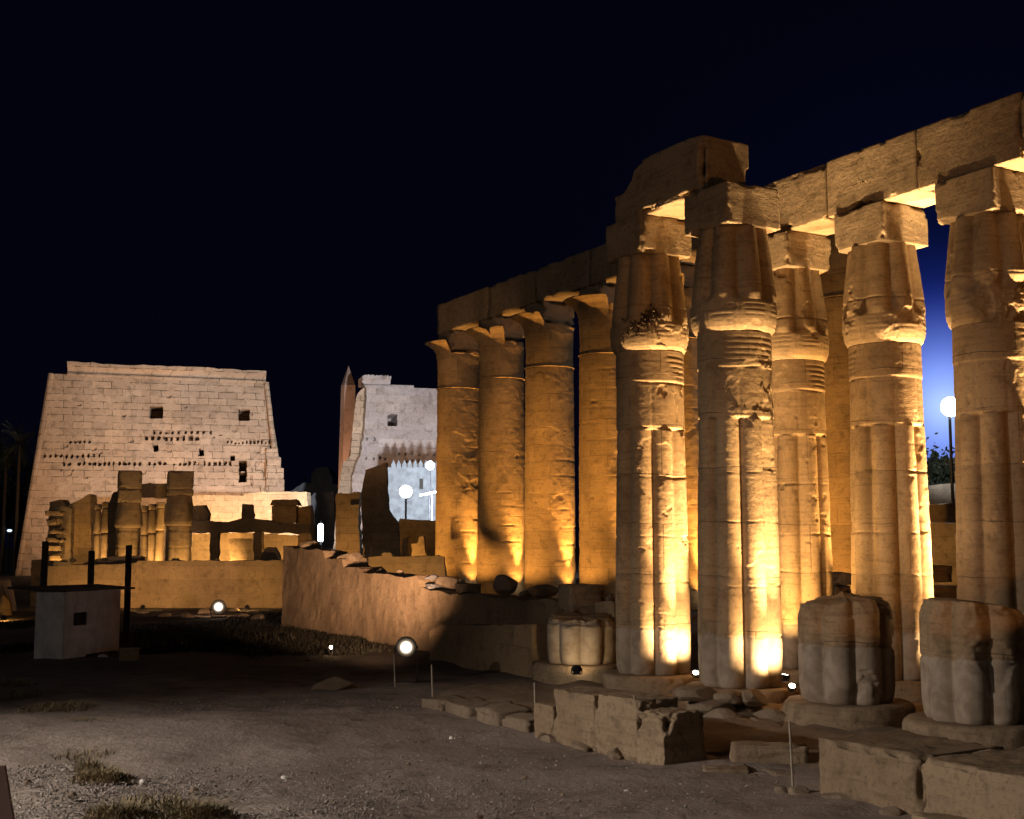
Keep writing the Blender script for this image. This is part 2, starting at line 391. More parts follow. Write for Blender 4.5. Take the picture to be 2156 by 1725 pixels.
# ------------------------------------------------------------------ lamps
def spot(parent, name, loc, target, watts, color, angle=80, blend=.6, size=.08):
    d = bpy.data.lights.new(name, 'SPOT'); d.energy = watts; d.color = color; d.spot_size = math.radians(angle); d.spot_blend = blend
    d.shadow_soft_size = size
    o = bpy.data.objects.new(name, d); col.objects.link(o)
    o.parent = parent; o.location = Vector(loc)
    dr = Vector(target); o.rotation_euler = dr.to_track_quat('-Z', 'Y').to_euler()
    return o
WARM = (1.0, .57, .19); AMBER = (1.0, .50, .12); SOFT = (1.0, .65, .31); WHITE = (.80, .88, 1.0); PINK = (1.0, .59, .35)
def floodlight(loc, target, watts, color, label, angle=80, lens='lens_warm', r=.12, blend=.6, group=None, seen=True, face=None, size=None, stand=.12, beam=None):
    """a small round flood on a foot: housing, lens, yoke; its light shines from the glass"""
    loc = Vector(loc); t = thing('floodlight', label, 'floodlight', loc, 0, group)
    aim = (Vector(target) - loc).normalized()
    fd = aim if face is None else (Vector(face) - loc).normalized()
    q = fd.to_track_quat('Z', 'Y')
    h = cyl('housing', M['metal'], t, r * .75, r * 1.06, -r * 1.0, 0, 16); h.rotation_mode = 'QUATERNION'; h.rotation_quaternion = q
    N = 20
    v = [(0, 0, r * .22)] + [(r * .62 * math.cos(2 * math.pi * i / N), r * .62 * math.sin(2 * math.pi * i / N), r * .16) for i in range(N)] \
        + [(r * math.cos(2 * math.pi * i / N), r * math.sin(2 * math.pi * i / N), .004) for i in range(N)]
    f = [(0, 1 + i, 1 + (i + 1) % N) for i in range(N)] + [(1 + i, N + 1 + i, N + 1 + (i + 1) % N, 1 + (i + 1) % N) for i in range(N)]
    ln = link('lens', pmesh('lens', v, f), M[lens], t, True); ln.rotation_mode = 'QUATERNION'; ln.rotation_quaternion = q
    z0 = -max(stand, .05)
    boxm('foot', M['metal'], t, (-r, -r * .5, z0), (r, r * .5, z0 + .03))
    for sx in (-1, 1):
        boxm('bracket', M['metal'], t, (sx * r * 1.1 - .012, -.03, z0 + .03), (sx * r * 1.1 + .012, .03, .03))
    spot(t, 'lamp_light', aim * (r * .45) if face is None else aim * (r * 1.4), aim, watts, color, angle, blend, size or r * .8)
    if beam: spot(t, 'beam_light', aim * (r * (.45 if face is None else 1.4)), Vector(beam[0]) - loc, beam[1], color, beam[2], 1.0, r * .8)
    return t

# ================================================================== GROUND
def build_ground():
    xs = np.concatenate([-np.geomspace(1500, 42, 26), np.arange(-40, 40.1, .35), np.geomspace(42, 1500, 26)])
    ys = np.concatenate([-np.geomspace(300, 6, 12), np.arange(-5, 70.1, .35), np.geomspace(72, 3000, 34)])
    X, Y = np.meshgrid(xs, ys); p = np.stack([X, Y, 0 * X], -1)
    near = sst(75, 45, Y) * sst(-6, 6, Y)
    z = (.10 * fbm(p * .18, 3, 3) + .045 * fbm(p * .9, 9, 3)) * near
    z -= .02
    # shallow trench before the low wall and a slight rise of the bank at left
    z += .18 * np.exp(-((Y - 24 - .25 * X) / 2.2) ** 2) * sst(0, -6, X) * near
    V = np.stack([X, Y, z], -1); h_, w_ = X.shape
    i = np.arange(h_ - 1)[:, None] * w_; j = np.arange(w_ - 1)[None]
    q = np.stack([i + j, i + j + 1, i + w_ + j + 1, i + w_ + j], -1).reshape(-1, 4)
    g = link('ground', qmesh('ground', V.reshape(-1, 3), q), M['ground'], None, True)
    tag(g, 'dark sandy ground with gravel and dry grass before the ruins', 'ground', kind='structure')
build_ground()

# ================================================================== COLUMNS OF THE COURT (bud capitals)
def lobe(T, R, n, ratio, ph):
    """radius of a bundle of n stems of outer radius R"""
    st = 2 * math.pi / n; a = (T - ph + st / 2) % st - st / 2
    rho = R * ratio; c = R - rho
    return c * np.cos(a) + np.sqrt(np.maximum(rho ** 2 - (c * np.sin(a)) ** 2, 1e-6))
def groove(x, w): return np.exp(-(x / w) ** 2)
def shaft_r(seed, ph, top_cut=None):
    r_ = np.random.RandomState(seed)
    joints = [1.03, 2.15 + r_.uniform(-.15, .15), 3.25 + r_.uniform(-.2, .2), 4.4 + r_.uniform(-.1, .1), 5.5, 6.55]
    def f(T, Z):
        R = np.interp(Z, [0, .06, .16, .5, 1.03, 3, 5.5, 7.3], [.79, .83, .855, .868, .87, .845, .79, .765])
        bund = lobe(T, R * 1.02, 8, .30, ph)
        panel = R * .985 + .012
        k = sst(5.46, 5.52, Z)
        r = bund * (1 - k) + panel * k
        # low stems in the panel zone and the five ties under the bud
        st = 2 * math.pi / 8; a = np.abs((T - ph + st / 2) % st - st / 2)
        r = r - k * (1 - sst(6.5, 6.56, Z)) * .014 * groove(a - st / 2, .04)
        kt = sst(6.52, 6.56, Z); r = r + .018 * kt
        for zz in np.linspace(6.68, 7.15, 5): r = r - .010 * groove(Z - zz, .018) * sst(-.25, .35, vn(np.stack([np.cos(T) * 1.4 + zz, np.sin(T) * 1.4, T * 0 + seed * 3.7], -1), seed + 2))
        p = np.stack([np.cos(T) * .85, np.sin(T) * .85, Z], -1)
        so = seed * 3.1
        for jz in joints:
            wob = .03 * vn(np.stack([T * 1.5, T * 0 + jz, T * 0 + so], -1), seed)
            st_ = sst(-.1, .5, vn(np.stack([np.cos(T) * 1.3 + jz, np.sin(T) * 1.3, T * 0 + so], -1), seed + 5))
            r = r - (.007 + .022 * st_) * groove(Z - jz - wob, .013 + .008 * st_)
        vj = r_.uniform(0, 6.28, 6)
        for q in range(4):                        # upright joints within a drum
            za, zb = joints[q], joints[q + 1]
            d = np.abs((T - vj[q] + math.pi) % (2 * math.pi) - math.pi)
            r = r - .016 * groove(d, .016) * (Z > za) * (Z < zb)
        # broken-away skin with a sharp edge, and knocks
        n1 = fbm(p * np.array([1.2, 1.2, .8]) + so, seed, 5)
        dep = sst(.44, .47, n1) * .02
        n2 = fbm(p * np.array([2.6, 2.6, 2.0]) + so * 2, seed + 3, 4)
        dep = dep + sst(.74, .78, n2) * .03
        r = r - dep * .5 - .0015 * fbm(p * 9, seed, 3) - .0015 * fbm(p * np.array([2, 2, 14]), seed + 1, 2)
        n3 = vn(p * 3.2 + so, seed + 8); r = r - .025 * sst(.86, .90, n3)
        return r, Z
    return f
def bud_r(seed, ph, broken=0.0):
    def f(T, Z):                                  # Z from 0 to 2.27
        R = np.interp(Z, [0, .04, .12, .25, .42, .60, .8, 1.1, 1.6, 2.27], [.74, .80, .855, .89, .905, .90, .885, .855, .80, .715])
        k = sst(.62, .82, Z)
        r = R * (1 - k) + lobe(T, R * 1.035, 8, .31, ph) * k
        st = 2 * math.pi / 8; a = np.abs((T - ph + st / 2) % st - st / 2)
        low = 1 - k
        for off in (0, .055, .11): r = r + low * .012 * groove(a - st / 2 + off, .012)   # the ties that run up the bud
        for zz in np.arange(.14, .7, .105): r = r - low * .006 * groove(Z - zz, .012) * (a < st / 2 - .14)
        p = np.stack([np.cos(T) * .85, np.sin(T) * .85, Z], -1); so = seed * 2.7
        jt = .03 * vn(np.stack([T * 2, T * 0, T * 0 + so], -1), seed)
        r = r - .02 * groove(Z - 1.02 - jt, .016)
        n1 = fbm(p * 1.5 + so, seed, 5); r = r - sst(.50, .53, n1) * .02 - .0015 * fbm(p * 8, seed, 3)
        if broken:
            ph_b = broken
            d = np.abs((T - ph_b + math.pi) % (2 * math.pi) - math.pi)
            m = sst(1.25, .6, d + .35 * fbm(p * 1.6 + so, seed + 4, 4)) * sst(1.05, .75, Z) * sst(-.02, .1, Z)
            r = r - m * (.10 + .10 * np.abs(fbm(p * 2.6, seed + 9, 4)))
        return r, Z
    return f
ZB = .45                                          # top of the round plinths
def plinth(parent, seed, r=1.17):
    def f(T, Z):
        p = np.stack([np.cos(T) * r, np.sin(T) * r, Z], -1)
        R = np.interp(Z, [0, .05, .32, .40, .45], [r, r * 1.01, r, r * .985, r * .94])
        nn = fbm(p * 2 + seed, seed, 4)
        return R - .05 * sst(.2, .5, nn) + .015 * fbm(p * 6, seed, 3), Z
    return lathe('plinth', np.linspace(0, ZB, 12), f, 96, M['block'], parent)
PH0 = math.radians(-90 + 7 + 22.5 - 10)           # stems of the whole court face the same way
def court_column(u, v, seed, label, broken=0.0, patch=False, hi=True, sz=1.0, aba=(1.42, 1.46, .88), grp='standing bundle columns of the court'):
    t = thing('papyrus_column', label, 'column', UV(u, v), 0, grp)
    plinth(t, seed)
    s_ = lathe('shaft', np.unique(np.concatenate([np.linspace(0, 7.3, 320), [5.47, 5.5, 5.53, 6.53, 6.56]])), shaft_r(seed, PH0), 176, M['column'], t)
    s_.location = (0, 0, ZB)
    c = lathe('capital', np.linspace(0, 2.27, 110), bud_r(seed + 50, PH0, broken), 176, M['column_top'], t); c.location = (0, 0, ZB + 7.27)
    a = block('abacus', M['block'], t, aba, seed + 90, (0, 0, ZB + 9.53), A, amp=.006, chip=.045, n=26)
    if patch:                                     # crusted scar on the bud
        r_ = np.random.RandomState(3); vs = []; fs = []
        for i_ in range(260):
            th = math.radians(-90 - 12) - .05 + r_.normal() * .24; zz = .62 + r_.normal() * .13 + (th + 1.8) * .35
            rr = .895 + r_.uniform(-.03, .02); s = r_.uniform(.018, .05); b = len(vs)
            c0 = np.array([rr * math.cos(th), rr * math.sin(th), zz])
            for d in ((1, 0, 0), (-.5, .8, 0), (-.5, -.8, 0), (0, 0, 1.2), (0, 0, -1)): vs.append(c0 + np.array(d) * s * r_.uniform(.6, 1.4))
            fs += [(b, b + 1, b + 3), (b + 1, b + 2, b + 3), (b + 2, b, b + 3), (b + 1, b, b + 4), (b + 2, b + 1, b + 4), (b, b + 2, b + 4)]
        pm = link('crust', pmesh('crust', vs, fs), M['patch'], c)
        pm['label'] = 'dark crusted scar'
    return t
M['column_top'] = stone('capital_sandstone', SA, SB, bands=.08, bump=.6)
V1, V2r = 17.5, 21.4
court_column(24.1, V1, 11, 'bundle column with dark crusted scar on its bud capital, under the far end of the tall block', patch=True)
court_column(21.05, V1, 12, 'tallest looking bundle column under the near end of the tall broken block, two stub columns to its right')
court_column(20.55, V2r, 13, 'bundle column under the long right architrave, rising behind the complete rounded stub')
court_column(17.6, V2r, 14, 'bundle column with a smashed capital at the right picture edge', broken=math.radians(-75))
court_column(23.6, V2r, 15, 'orange lit bundle column standing further back, partly behind the column of the tall block')

def stub(u, v, seed, H, label, tilt=0.0, grp='broken column stubs on round plinths'):
    t = thing('column_stub', label, 'column stub', UV(u, v), 0, grp)
    plinth(t, seed, 1.2)
    def f(T, Z):
        R = np.interp(Z, [0, .08, .3, 1.03, 2.5], [.80, .84, .87, .875, .86])
        r = lobe(T, R * 1.015, 8, .32, PH0)
        p = np.stack([np.cos(T) * .85, np.sin(T) * .85, Z], -1); so = seed * 3.3
        r = r - .03 * groove(Z - 1.03 - .03 * vn(p * 2, seed), .02)
        n1 = fbm(p * 1.3 + so, seed, 5); r = r - sst(.34, .37, n1) * .04 - .004 * fbm(p * 8, seed, 3)
        k = sst(H - .28, H, Z); r = r * (1 - .10 * k * k * (1 + .8 * vn(p * 1.7 + so, seed + 2)))
        top = Z + sst(H * .5, H, Z) * (.028 * np.round(3.2 * fbm(p * 1.5 + so, seed + 6, 3)) + .03 * fbm(p * 4 + so, seed, 3) + tilt * np.cos(T - .4))
        return r, top
    s_ = lathe('shaft', np.linspace(0, H, 90), f, 144, M['column'], t, .07 if H > 1.5 else .0); s_.location = (0, 0, ZB)
    return t
stub(27.1, V1, 21, 1.13, 'short lit column stub on a round plinth left of the standing columns')
stub(18.0, V1, 22, 1.85, 'large column stub with rounded top between the second and third standing columns', .05)
stub(15.0, V1, 23, 1.85, 'column stub with sloping top at the right picture edge', -.10)
fr = lathe('drum_fragment', np.linspace(0, 1.25, 40), lambda T, Z: (lobe(T, .62 - .06 * sst(1.0, 1.25, Z), 8, .5, .3) - .03 * np.maximum(fbm(np.stack([np.cos(T), np.sin(T), Z], -1) * 2, 5, 4), 0), Z), 72, M['block'], None, .06)
fr.location = PZ(2163, 1512, .30)
tag(fr, 'upright broken drum fragment before the stub at the right picture edge', 'stone')

# ------------------------------------------------------------------ beams of the court
def beam(u0, u1, v, label, seed, H=1.33, wdt=1.28, z=ZB + 10.41, shape=None, amp=.008, chip=.06, n=40, dv=0.0):
    L_ = u1 - u0; t = UV((u0 + u1) / 2, v + dv, z)
    p, f = rough_box((wdt, L_, H), seed, amp=amp, chip=chip, n=n, freq=1.1, shape=shape)
    ob = link('architrave_block', qmesh('architrave_block', p, f), M['block'], None, False, t, (0, 0, A))
    return tag(ob, label, 'architrave', 'architrave blocks of the court')
def topcut(v):                                    # the far top is broken away in steps
    y, z = v[:, 1], v[:, 2]
    lim = 1 - .95 * sst(.15, 1.0, y) ** 1.1 - .22 * (y > .52) - .1 * sst(-.6, -1, y)
    v = v.copy(); v[:, 2] = np.where(z > 0, z * np.maximum(lim, -.1), z); return v
beam(21.2, 24.55, V1, 'tall broken block with stepped top across the two front standing columns', 41, H=1.30, wdt=1.30, shape=topcut, amp=.016, chip=.12)
sb_ = block('architrave_block', M['block'], None, (1.2, 1.0, .75), 42, UV(21.2, V1 + .5, ZB + 10.41 + .01), A, chip=.2, n=12)
bpy.data.objects.remove(sb_)
def notch(v):
    v = v.copy(); y, z = v[:, 1], v[:, 2]; lo = (z < -.2) & (np.abs(v[:, 0]) > .5)
    v[:, 2] += lo * .25 * np.exp(-((y - .25) / .12) ** 2); return v
beam(16.2, 18.85, V2r, 'long plain architrave block at the right picture edge', 43)
beam(18.87, 21.55, V2r, 'longest architrave block over the middle of the right row, chipped below', 44, shape=notch)
beam(21.60, 23.95, V2r, 'worn architrave block nearest the tall broken block', 45, chip=.14)
beam(12.5, 16.18, V2r, 'nearest architrave block running out of the picture at the right', 46)

# ================================================================== THE GREAT COLONNADE (open capitals)
VG = 41.4; GS = 6.5; GU = [79.9, 73.7, 67.6, 61.4, 54.9, 48.4, 41.9, 33.7]
GR = 1.42
def bell_r(seed, keep):
    def f(T, Z):                                   # 0..3.3 above the neck ring
        R = np.interp(Z, [0, .05, .12, .5, 1.4, 2.2, 2.6, 2.95, 3.15, 3.3], [1.53, 1.59, 1.48, 1.47, 1.48, 1.53, 1.62, 1.85, 2.18, 2.45])
        base = np.interp(Z, [0, .05, .12, .5, 1.4, 2.2, 3.3], [1.53, 1.59, 1.48, 1.47, 1.48, 1.52, 1.48])
        p = np.stack([np.cos(T) * 1.5, np.sin(T) * 1.5, Z], -1); so = seed * 4.1
        d = np.abs((T - keep + math.pi) % (2 * math.pi) - math.pi)
        nn = .55 * fbm(np.stack([np.cos(T), np.sin(T), T * 0], -1) * 1.9 + so, seed, 4)
        m = sst(.95, .70, d + nn)                  # the rim survives only on one side
        nib = sst(.1, .5, fbm(p * 1.2 + so, seed + 3, 4))
        r = base + (R - base) * (m * .95 + (1 - m) * .12 * nib)
        r = r - .03 * groove(Z - 1.25, .03) - .012 * fbm(p * 4, seed, 3)
        top = Z - (1 - m) * sst(2.0, 3.3, Z) * (.75 + .28 * fbm(p * .9 + so, seed + 7, 3))
        return r, top
    return f
def gshaft_r(seed):
    r_ = np.random.RandomState(seed); js = np.cumsum(r_.uniform(.85, 1.25, 14)) + .3
    def f(T, Z):
        R = np.interp(Z, [0, .6, 5, 13.9], [1.48, 1.58, 1.56, 1.50])
        p = np.stack([np.cos(T) * 1.4, np.sin(T) * 1.4, Z], -1); so = seed * 1.9
        r = R
        for jz in js:
            wob = .03 * vn(np.stack([np.cos(T), np.sin(T), T * 0 + jz], -1), seed)
            st_ = sst(.0, .5, vn(np.stack([np.cos(T) * 1.6 + jz, np.sin(T) * 1.6, T * 0], -1), seed + 5))
            r = r - (.006 + .03 * st_) * groove(Z - jz - wob, .03)
        n1 = fbm(p * .8 + so, seed, 5); r = r - sst(.55, .58, n1) * .03
        n3 = vn(p * 2.2 + so, seed + 8); r = r - .15 * sst(.90, .93, n3)
        return r - .010 * fbm(p * 4, seed, 3), Z
    return f
ZR = 14.25                                        # neck ring height
glabels = ['farthest open capital column with a lobe of rim at far left of the colonnade',
           'second open capital column from the left end of the colonnade, bright strip down its right side',
           'third open capital column from the left end of the colonnade, small dark hole high up',
           'open capital column just left of the scarred bundle column, half hidden by it',
           'colonnade column glimpsed in the dark gap between the two front bundle columns',
           'colonnade column hidden almost wholly behind the column of the tall block',
           'colonnade column showing between the orange lit bundle column and the third front one',
           'colonnade column with flared capital against the blue glow at right']
keeps = [-2.9, -2.75, -2.8, -2.6, -1.8, -1.5, -2.8, -2.7]
for i, u in enumerate(GU):
    t = thing('colonnade_column', glabels[i], 'column', UV(u, VG), 0, 'open capital columns of the great colonnade')
    s_ = lathe('shaft', np.linspace(0, ZR, 210), gshaft_r(60 + i), 112, M['column_far'], t)
    c = lathe('capital', np.linspace(0, 3.3, 60), bell_r(80 + i, keeps[i]), 128, M['column_far'], t); c.location = (0, 0, ZR)
    block('abacus', M['block'], t, (2.3, 2.3, 1.35), 100 + i, (0, 0, ZR + 2.75), A, amp=.03, chip=.2, n=10)
ZA = ZR + 2.75 + 1.33
gb = ['far end architrave block on the great colonnade', 'second architrave block from the far end of the great colonnade',
      'third architrave block from the far end of the great colonnade', 'colonnade architrave block that runs behind the scarred bundle column',
      'colonnade architrave block behind the tall broken block', 'colonnade architrave block hidden behind the near beams']
for i in range(6):
    ua = GU[i] + (1.25 if i == 0 else -.06); ub = GU[i + 1] + .02
    L_ = ua - ub
    p, f = rough_box((2.2, L_, 2.15), 120 + i, amp=.03, chip=.10, n=14, freq=.8)
    ob = link('architrave_block', qmesh('architrave_block', p, f), M['block'], None, False, UV((ua + ub) / 2, VG, ZA), (0, 0, A))
    tag(ob, gb[i], 'architrave', 'architrave blocks of the colonnade')

# ================================================================== ENCLOSURE WALLS
def uwall(name, u0, u1, v, prof, thick, mat, label, seed, cat='wall'):
    """a wall along the temple axis; prof = [(u, height) ...] from u0 (near) to u1 (far)"""
    n_ = int((u1 - u0) / .22); us = np.linspace(u0, u1, n_); hs = np.interp(us, [a for a, b in prof], [b for a, b in prof])
    mh = 18; loc = UV((u0 + u1) / 2, v); c0 = (u0 + u1) / 2
    rows = []
    for ui, hi in zip(us, hs):                     # section ring: up the outer face, over, down the inner face
        zz = np.linspace(-.1, hi, mh); ring = [(0, ui - c0, z) for z in zz] + [(thick, ui - c0, z) for z in zz[::-1]]
        rows.append(ring)
    V = np.array(rows)
    p = V + np.array([seed, seed * 2, 0])
    d = .04 * fbm(p * .7, seed, 3) + .012 * fbm(p * 4, seed + 2, 3)
    V[..., 0] += d; V[..., 2] += (V[..., 2] > .3) * .06 * fbm(p * 1.6, seed + 4, 3); V[..., 1] += .03 * fbm(p * 2, seed + 6, 2)
    R = V.shape[1]; q = tube_quads(V.shape[0], R)
    caps = [tuple(range(R))[::-1], tuple(range((V.shape[0] - 1) * R, V.shape[0] * R))]
    me = pmesh(name, V.reshape(-1, 3), list(map(tuple, q[:, ::-1])) + [c[::-1] for c in caps])
    ob = link(name, me, mat, None, False, loc, (0, 0, A))
    return tag(ob, label, cat)
def at_v(x, y, v):                                 # pixel ray met with the upright plane v
    r = ray(x, y); t = v / (r.x * V2.x + r.y * V2.y); p = Vector((0, 0, EYE)) + r * t
    return p.dot(U2), p.z
VW = 18.2
prof = [at_v(*q, VW) for q in ((1290, 1268), (1180, 1264), (1010, 1256), (885, 1240), (880, 1214), (760, 1207), (755, 1194), (722, 1194), (720, 1178), (684, 1176), (680, 1160), (640, 1156), (596, 1150))]
uwall('low_wall', prof[0][0], prof[-1][0], VW, prof, 1.0, M['mud'], 'stepped mudbrown wall lit by a pool of warm light, descending to the right', 5)
p3 = [at_v(*q, 16.6) for q in ((1120, 1316), (930, 1316), (905, 1330))]
uwall('low_wall', p3[0][0], p3[-1][0], 16.6, p3, .7, M['wall'], 'low dark wall in shadow left of the short column stub', 6)
# the front wall of big hewn blocks
def wall_block(u0, u1, v, h, seed, label, thick=.8, mat='block', grp='hewn blocks of the front wall', z=0.0, **k):
    ob = block('stone_block', M[mat], None, (thick, u1 - u0, h), seed, UV((u0 + u1) / 2, v + thick / 2, z - .05), A, n=34, **k)
    return tag(ob, label, 'stone block', grp)
def upx(x, y, v): return at_v(x, y, v)[0]
VF = 11.75
ua, ub = upx(1124, 1542, VF), upx(1166, 1550, VF)
wall_block(ub + .01, ua, VF, .62, 201, 'lower block at the left end of the front block wall', chip=.12)
uc = upx(1342, 1590, VF)
um = ub + (uc - ub) * .52
wall_block(um + .005, ub, VF, .93, 202, 'squarish wall block second from the left in the front wall', chip=.035, amp=.03)
wall_block(uc + .012, um, VF, .96, 203, 'long wall block with rough underside before the standing columns', chip=.035, amp=.03)
ud = uc - .75
wall_block(ud, uc - .02, VF - .03, .84, 204, 'upright end block of the front wall beside tumbled rubble', chip=.09, amp=.04, thick=.75)
# footing stones below that wall
for i_, (x, y, sx, sy, sz, lab) in enumerate(((1160, 1556, .5, .35, .2, 'small footing stone under the left end of the front wall'),
                                (1225, 1572, .7, .35, .2, 'flat footing stone under the middle of the front wall'),
                                (1300, 1592, .5, .4, .25, 'pinkish footing stone under the right of the front wall'))):
    p = PZ(x, y); tag(rock('footing_stone', M['rubble'], None, (sx, sy, sz), 210 + i_, p - Vector((0, 0, .05)), A + 1.2), lab, 'stone', 'footing stones of the front wall')
# big blocks at right
VB = 12.15
b0 = upx(1725, 1664, VB)
bl = [(b0, b0 - 1.75, .74, 'first of the great right wall blocks, with worn rounded corner'), (b0 - 1.755, b0 - 4.0, .72, 'long right wall block with sharp upper edge'),
      (b0 - 4.005, b0 - 6.2, .60, 'lower last wall block cut by the right picture edge')]
for i_, (a_, b_, h_, lab) in enumerate(bl):
    wall_block(b_, a_, VB, h_ * 1.12, 220 + i_, lab, thick=1.5, grp='great blocks of the right wall', chip=.03 if i_ else .06, amp=.025)
wall_block(b0 - 6.0, b0 - 1.9, VB - .42, .22, 226, 'low ledge course at the foot of the right wall', thick=.5, grp='great blocks of the right wall', chip=.1)
# row of low stones to the left of the front wall
for i_, (x0, x1, y, h_, lab) in enumerate(((890, 935, 1478, .22, 'small low kerb stone at the far end of the row'), (938, 1000, 1490, .26, 'second low kerb stone from the far end'),
                                  (1002, 1062, 1508, .30, 'third low kerb stone with slanting top'), (1060, 1118, 1530, .26, 'flat kerb stone next to the front wall'))):
    a_, b_ = upx(x0, y, 11.9), upx(x1, y, 11.9)
    ob = block('kerb_stone', M['rubble'], None, (.7, (a_ - b_) * 1.0, h_), 230 + i_, UV((a_ + b_) / 2, 12.2, -.03), A + rnd.uniform(-.1, .1), (rnd.uniform(-.06, .06), rnd.uniform(-.1, .02)), n=10, chip=.14, amp=.035)
    tag(ob, lab, 'stone', 'row of low kerb stones')
# tumbled rubble by the end block
rub = [(1470, 1512, .55, .4, .36, 0, 'brownish rubble stone wedged against the end block'), (1522, 1530, .62, .45, .3, 0, 'flat rubble slab at the foot of the rubble heap'),
       (1505, 1500, .6, .42, .3, .18, 'rubble stone in the middle of the heap'), (1560, 1503, .6, .45, .28, .1, 'rubble stone right of the middle of the heap'),
       (1600, 1535, .75, .4, .22, 0, 'long flat rubble stone at the right of the heap'), (1470, 1470, .6, .45, .25, .42, 'rubble stone topmost of the heap'),
       (1530, 1472, .65, .45, .25, .4, 'pale rubble slab on top of the heap by the lamp'), (1585, 1478, .55, .4, .25, .35, 'reddish rubble stone below the bright floor lamp'),
       (1625, 1512, .6, .4, .2, .1, 'thin lit rubble slab below the bright floor lamp'), (1440, 1540, .4, .3, .25, 0, 'small rubble stone at the foot of the end block')]
for i_, (x, y, a_, b_, c_, z, lab) in enumerate(rub):
    tag(rock('rubble_stone', M['rubble'], None, (a_ * 1.5, b_ * 1.5, c_ * 1.7), 240 + i_, PZ(x, y, z) - Vector((0, 0, .06)), rnd.uniform(0, 3), .15), lab, 'stone', 'tumbled rubble beside the front wall')
# more stones in the foreground at right
fg = [(1620, 1612, 1.15, .55, .36, 'block', 'pale squared block lying alone between rubble and thin stake'),
      (1560, 1622, .5, .35, .14, 'rubble', 'flat stone under the pale squared block'), (1640, 1634, .7, .4, .16, 'rubble', 'flat broken slab right of the lone squared block'),
      (1648, 1672, .22, .2, .16, 'rubble', 'small reddish stone left of the stake foot'), (1682, 1676, .3, .26, .2, 'rubble', 'rounded stone holding the foot of the near stake'),
      (1780, 1688, .85, .5, .24, 'rubble', 'reddish slab at the foot of the great right block'), (1850, 1692, .6, .42, .26, 'rubble', 'broken stone with pale top below the great right block'),
      (1895, 1700, .35, .45, .36, 'rubble', 'dark red angular stone at the foot of the right wall'), (1770, 1712, 1.0, .35, .14, 'rubble', 'thin tilted slab in the bottom right foreground'),
      (1880, 1722, .35, .3, .2, 'rubble', 'rounded stone at the bottom edge below the right wall'), (1510, 1596, .5, .3, .16, 'rubble', 'low stone near the second thin stake'), (1400, 1592, .9, .45, .14, 'block', 'flat paving slab right of the long thin stake'), (1460, 1604, .8, .4, .12, 'block', 'second flat paving slab below the rubble heap'), (1530, 1628, .7, .45, .12, 'block', 'cracked paving slab left of the lone squared block')]
for i_, (x, y, a_, b_, c_, m_, lab) in enumerate(fg):
    p = PZ(x, y) - Vector((0, 0, .03))
    if m_ == 'block': ob = block('stone_block', M['block'], None, (a_, b_, c_), 260 + i_, p, -.15, n=12, chip=.16, amp=.03)
    else: ob = rock('loose_stone', M['rubble'], None, (a_, b_, c_ * 1.2), 260 + i_, p, rnd.uniform(-.4, .4), .14)
    tag(ob, lab, 'stone', 'loose stones in the right foreground')

# dark bank of earth and slabs between the front wall and the court floor
def bank():
    us = np.linspace(11, 27.5, 60); vs = np.linspace(12.6, 24, 40); Uu, Vv = np.meshgrid(us, vs)
    p = np.stack([Uu, Vv, 0 * Uu], -1)
    z = .18 * sst(12.6, 13.6, Vv) + .10 * fbm(p * .8, 4, 4) + .04 * fbm(p * 3, 8, 3)
    z = z * sst(27.5, 26, Uu) - .06
    W = Uu[..., None] * np.array(U2) + Vv[..., None] * np.array(V2); W[..., 2] = z
    h_, w_ = Uu.shape; i = np.arange(h_ - 1)[:, None] * w_; j = np.arange(w_ - 1)[None]
    q = np.stack([i + j, i + w_ + j, i + w_ + j + 1, i + j + 1], -1).reshape(-1, 4)
    ob = link('court_floor', qmesh('court_floor', W.reshape(-1, 3), q), M['rubble'], None, True)
    tag(ob, 'raised earthen court floor under the columns', 'floor', kind='structure')
bank()

# boulders and blocks on the wall
def on_wall(x, yb, w_px, h_px, seed, lab, mat='grey_stone', sq=False, v=VW + .5, grp='boulders lying on the wall top'):
    u, z = at_v(x, yb, v); p = UV(u, v, z - .02); s = p.y / FPX
    if sq: ob = block('wall_top_block', M[mat], None, (w_px * s * .9, w_px * s, h_px * s), seed, p, A * .5, n=10, chip=.12)
    else: ob = rock('boulder', M[mat], None, (w_px * s, w_px * s * .8, h_px * s), seed, p, .3, .12, flat=.9)
    return tag(ob, lab, 'boulder' if not sq else 'stone block', grp)
on_wall(1060, 1254, 60, 46, 301, 'bluish grey faceted boulder on the wall before the second colonnade column')
on_wall(1144, 1258, 66, 34, 302, 'dark oblong boulder on the wall right of the bluish boulder', 'rubble')
on_wall(1110, 1259, 34, 20, 303, 'small dark stone between two boulders on the wall', 'rubble')
on_wall(1226, 1292, 88, 62, 304, 'big square block on the wall beside the scarred column', 'block', True, v=VW)
on_wall(1282, 1268, 34, 26, 305, 'dark stone tucked against the scarred column on the wall', 'rubble')
on_wall(905, 1236, 46, 30, 306, 'dark jagged stone at the left of the wall top heap', 'grey_stone')
on_wall(945, 1240, 56, 34, 307, 'dark heaped stone in the middle of the wall top', 'rubble')
on_wall(918, 1250, 50, 22, 308, 'flat grey stone low in the wall top heap', 'grey_stone', True)
on_wall(985, 1252, 50, 24, 309, 'low dark squared stone right of the wall top heap', 'rubble', True)
on_wall(972, 1236, 22, 20, 310, 'small brown stone on the wall top heap', 'block')
on_wall(738, 1198, 60, 40, 311, 'dark slumped stone on a step of the lit wall', 'rubble')
on_wall(700, 1178, 44, 26, 312, 'dark stone on the upper step of the lit wall', 'grey_stone')
on_wall(800, 1209, 22, 14, 313, 'tiny stone on the wall before the bright parapet', 'rubble')
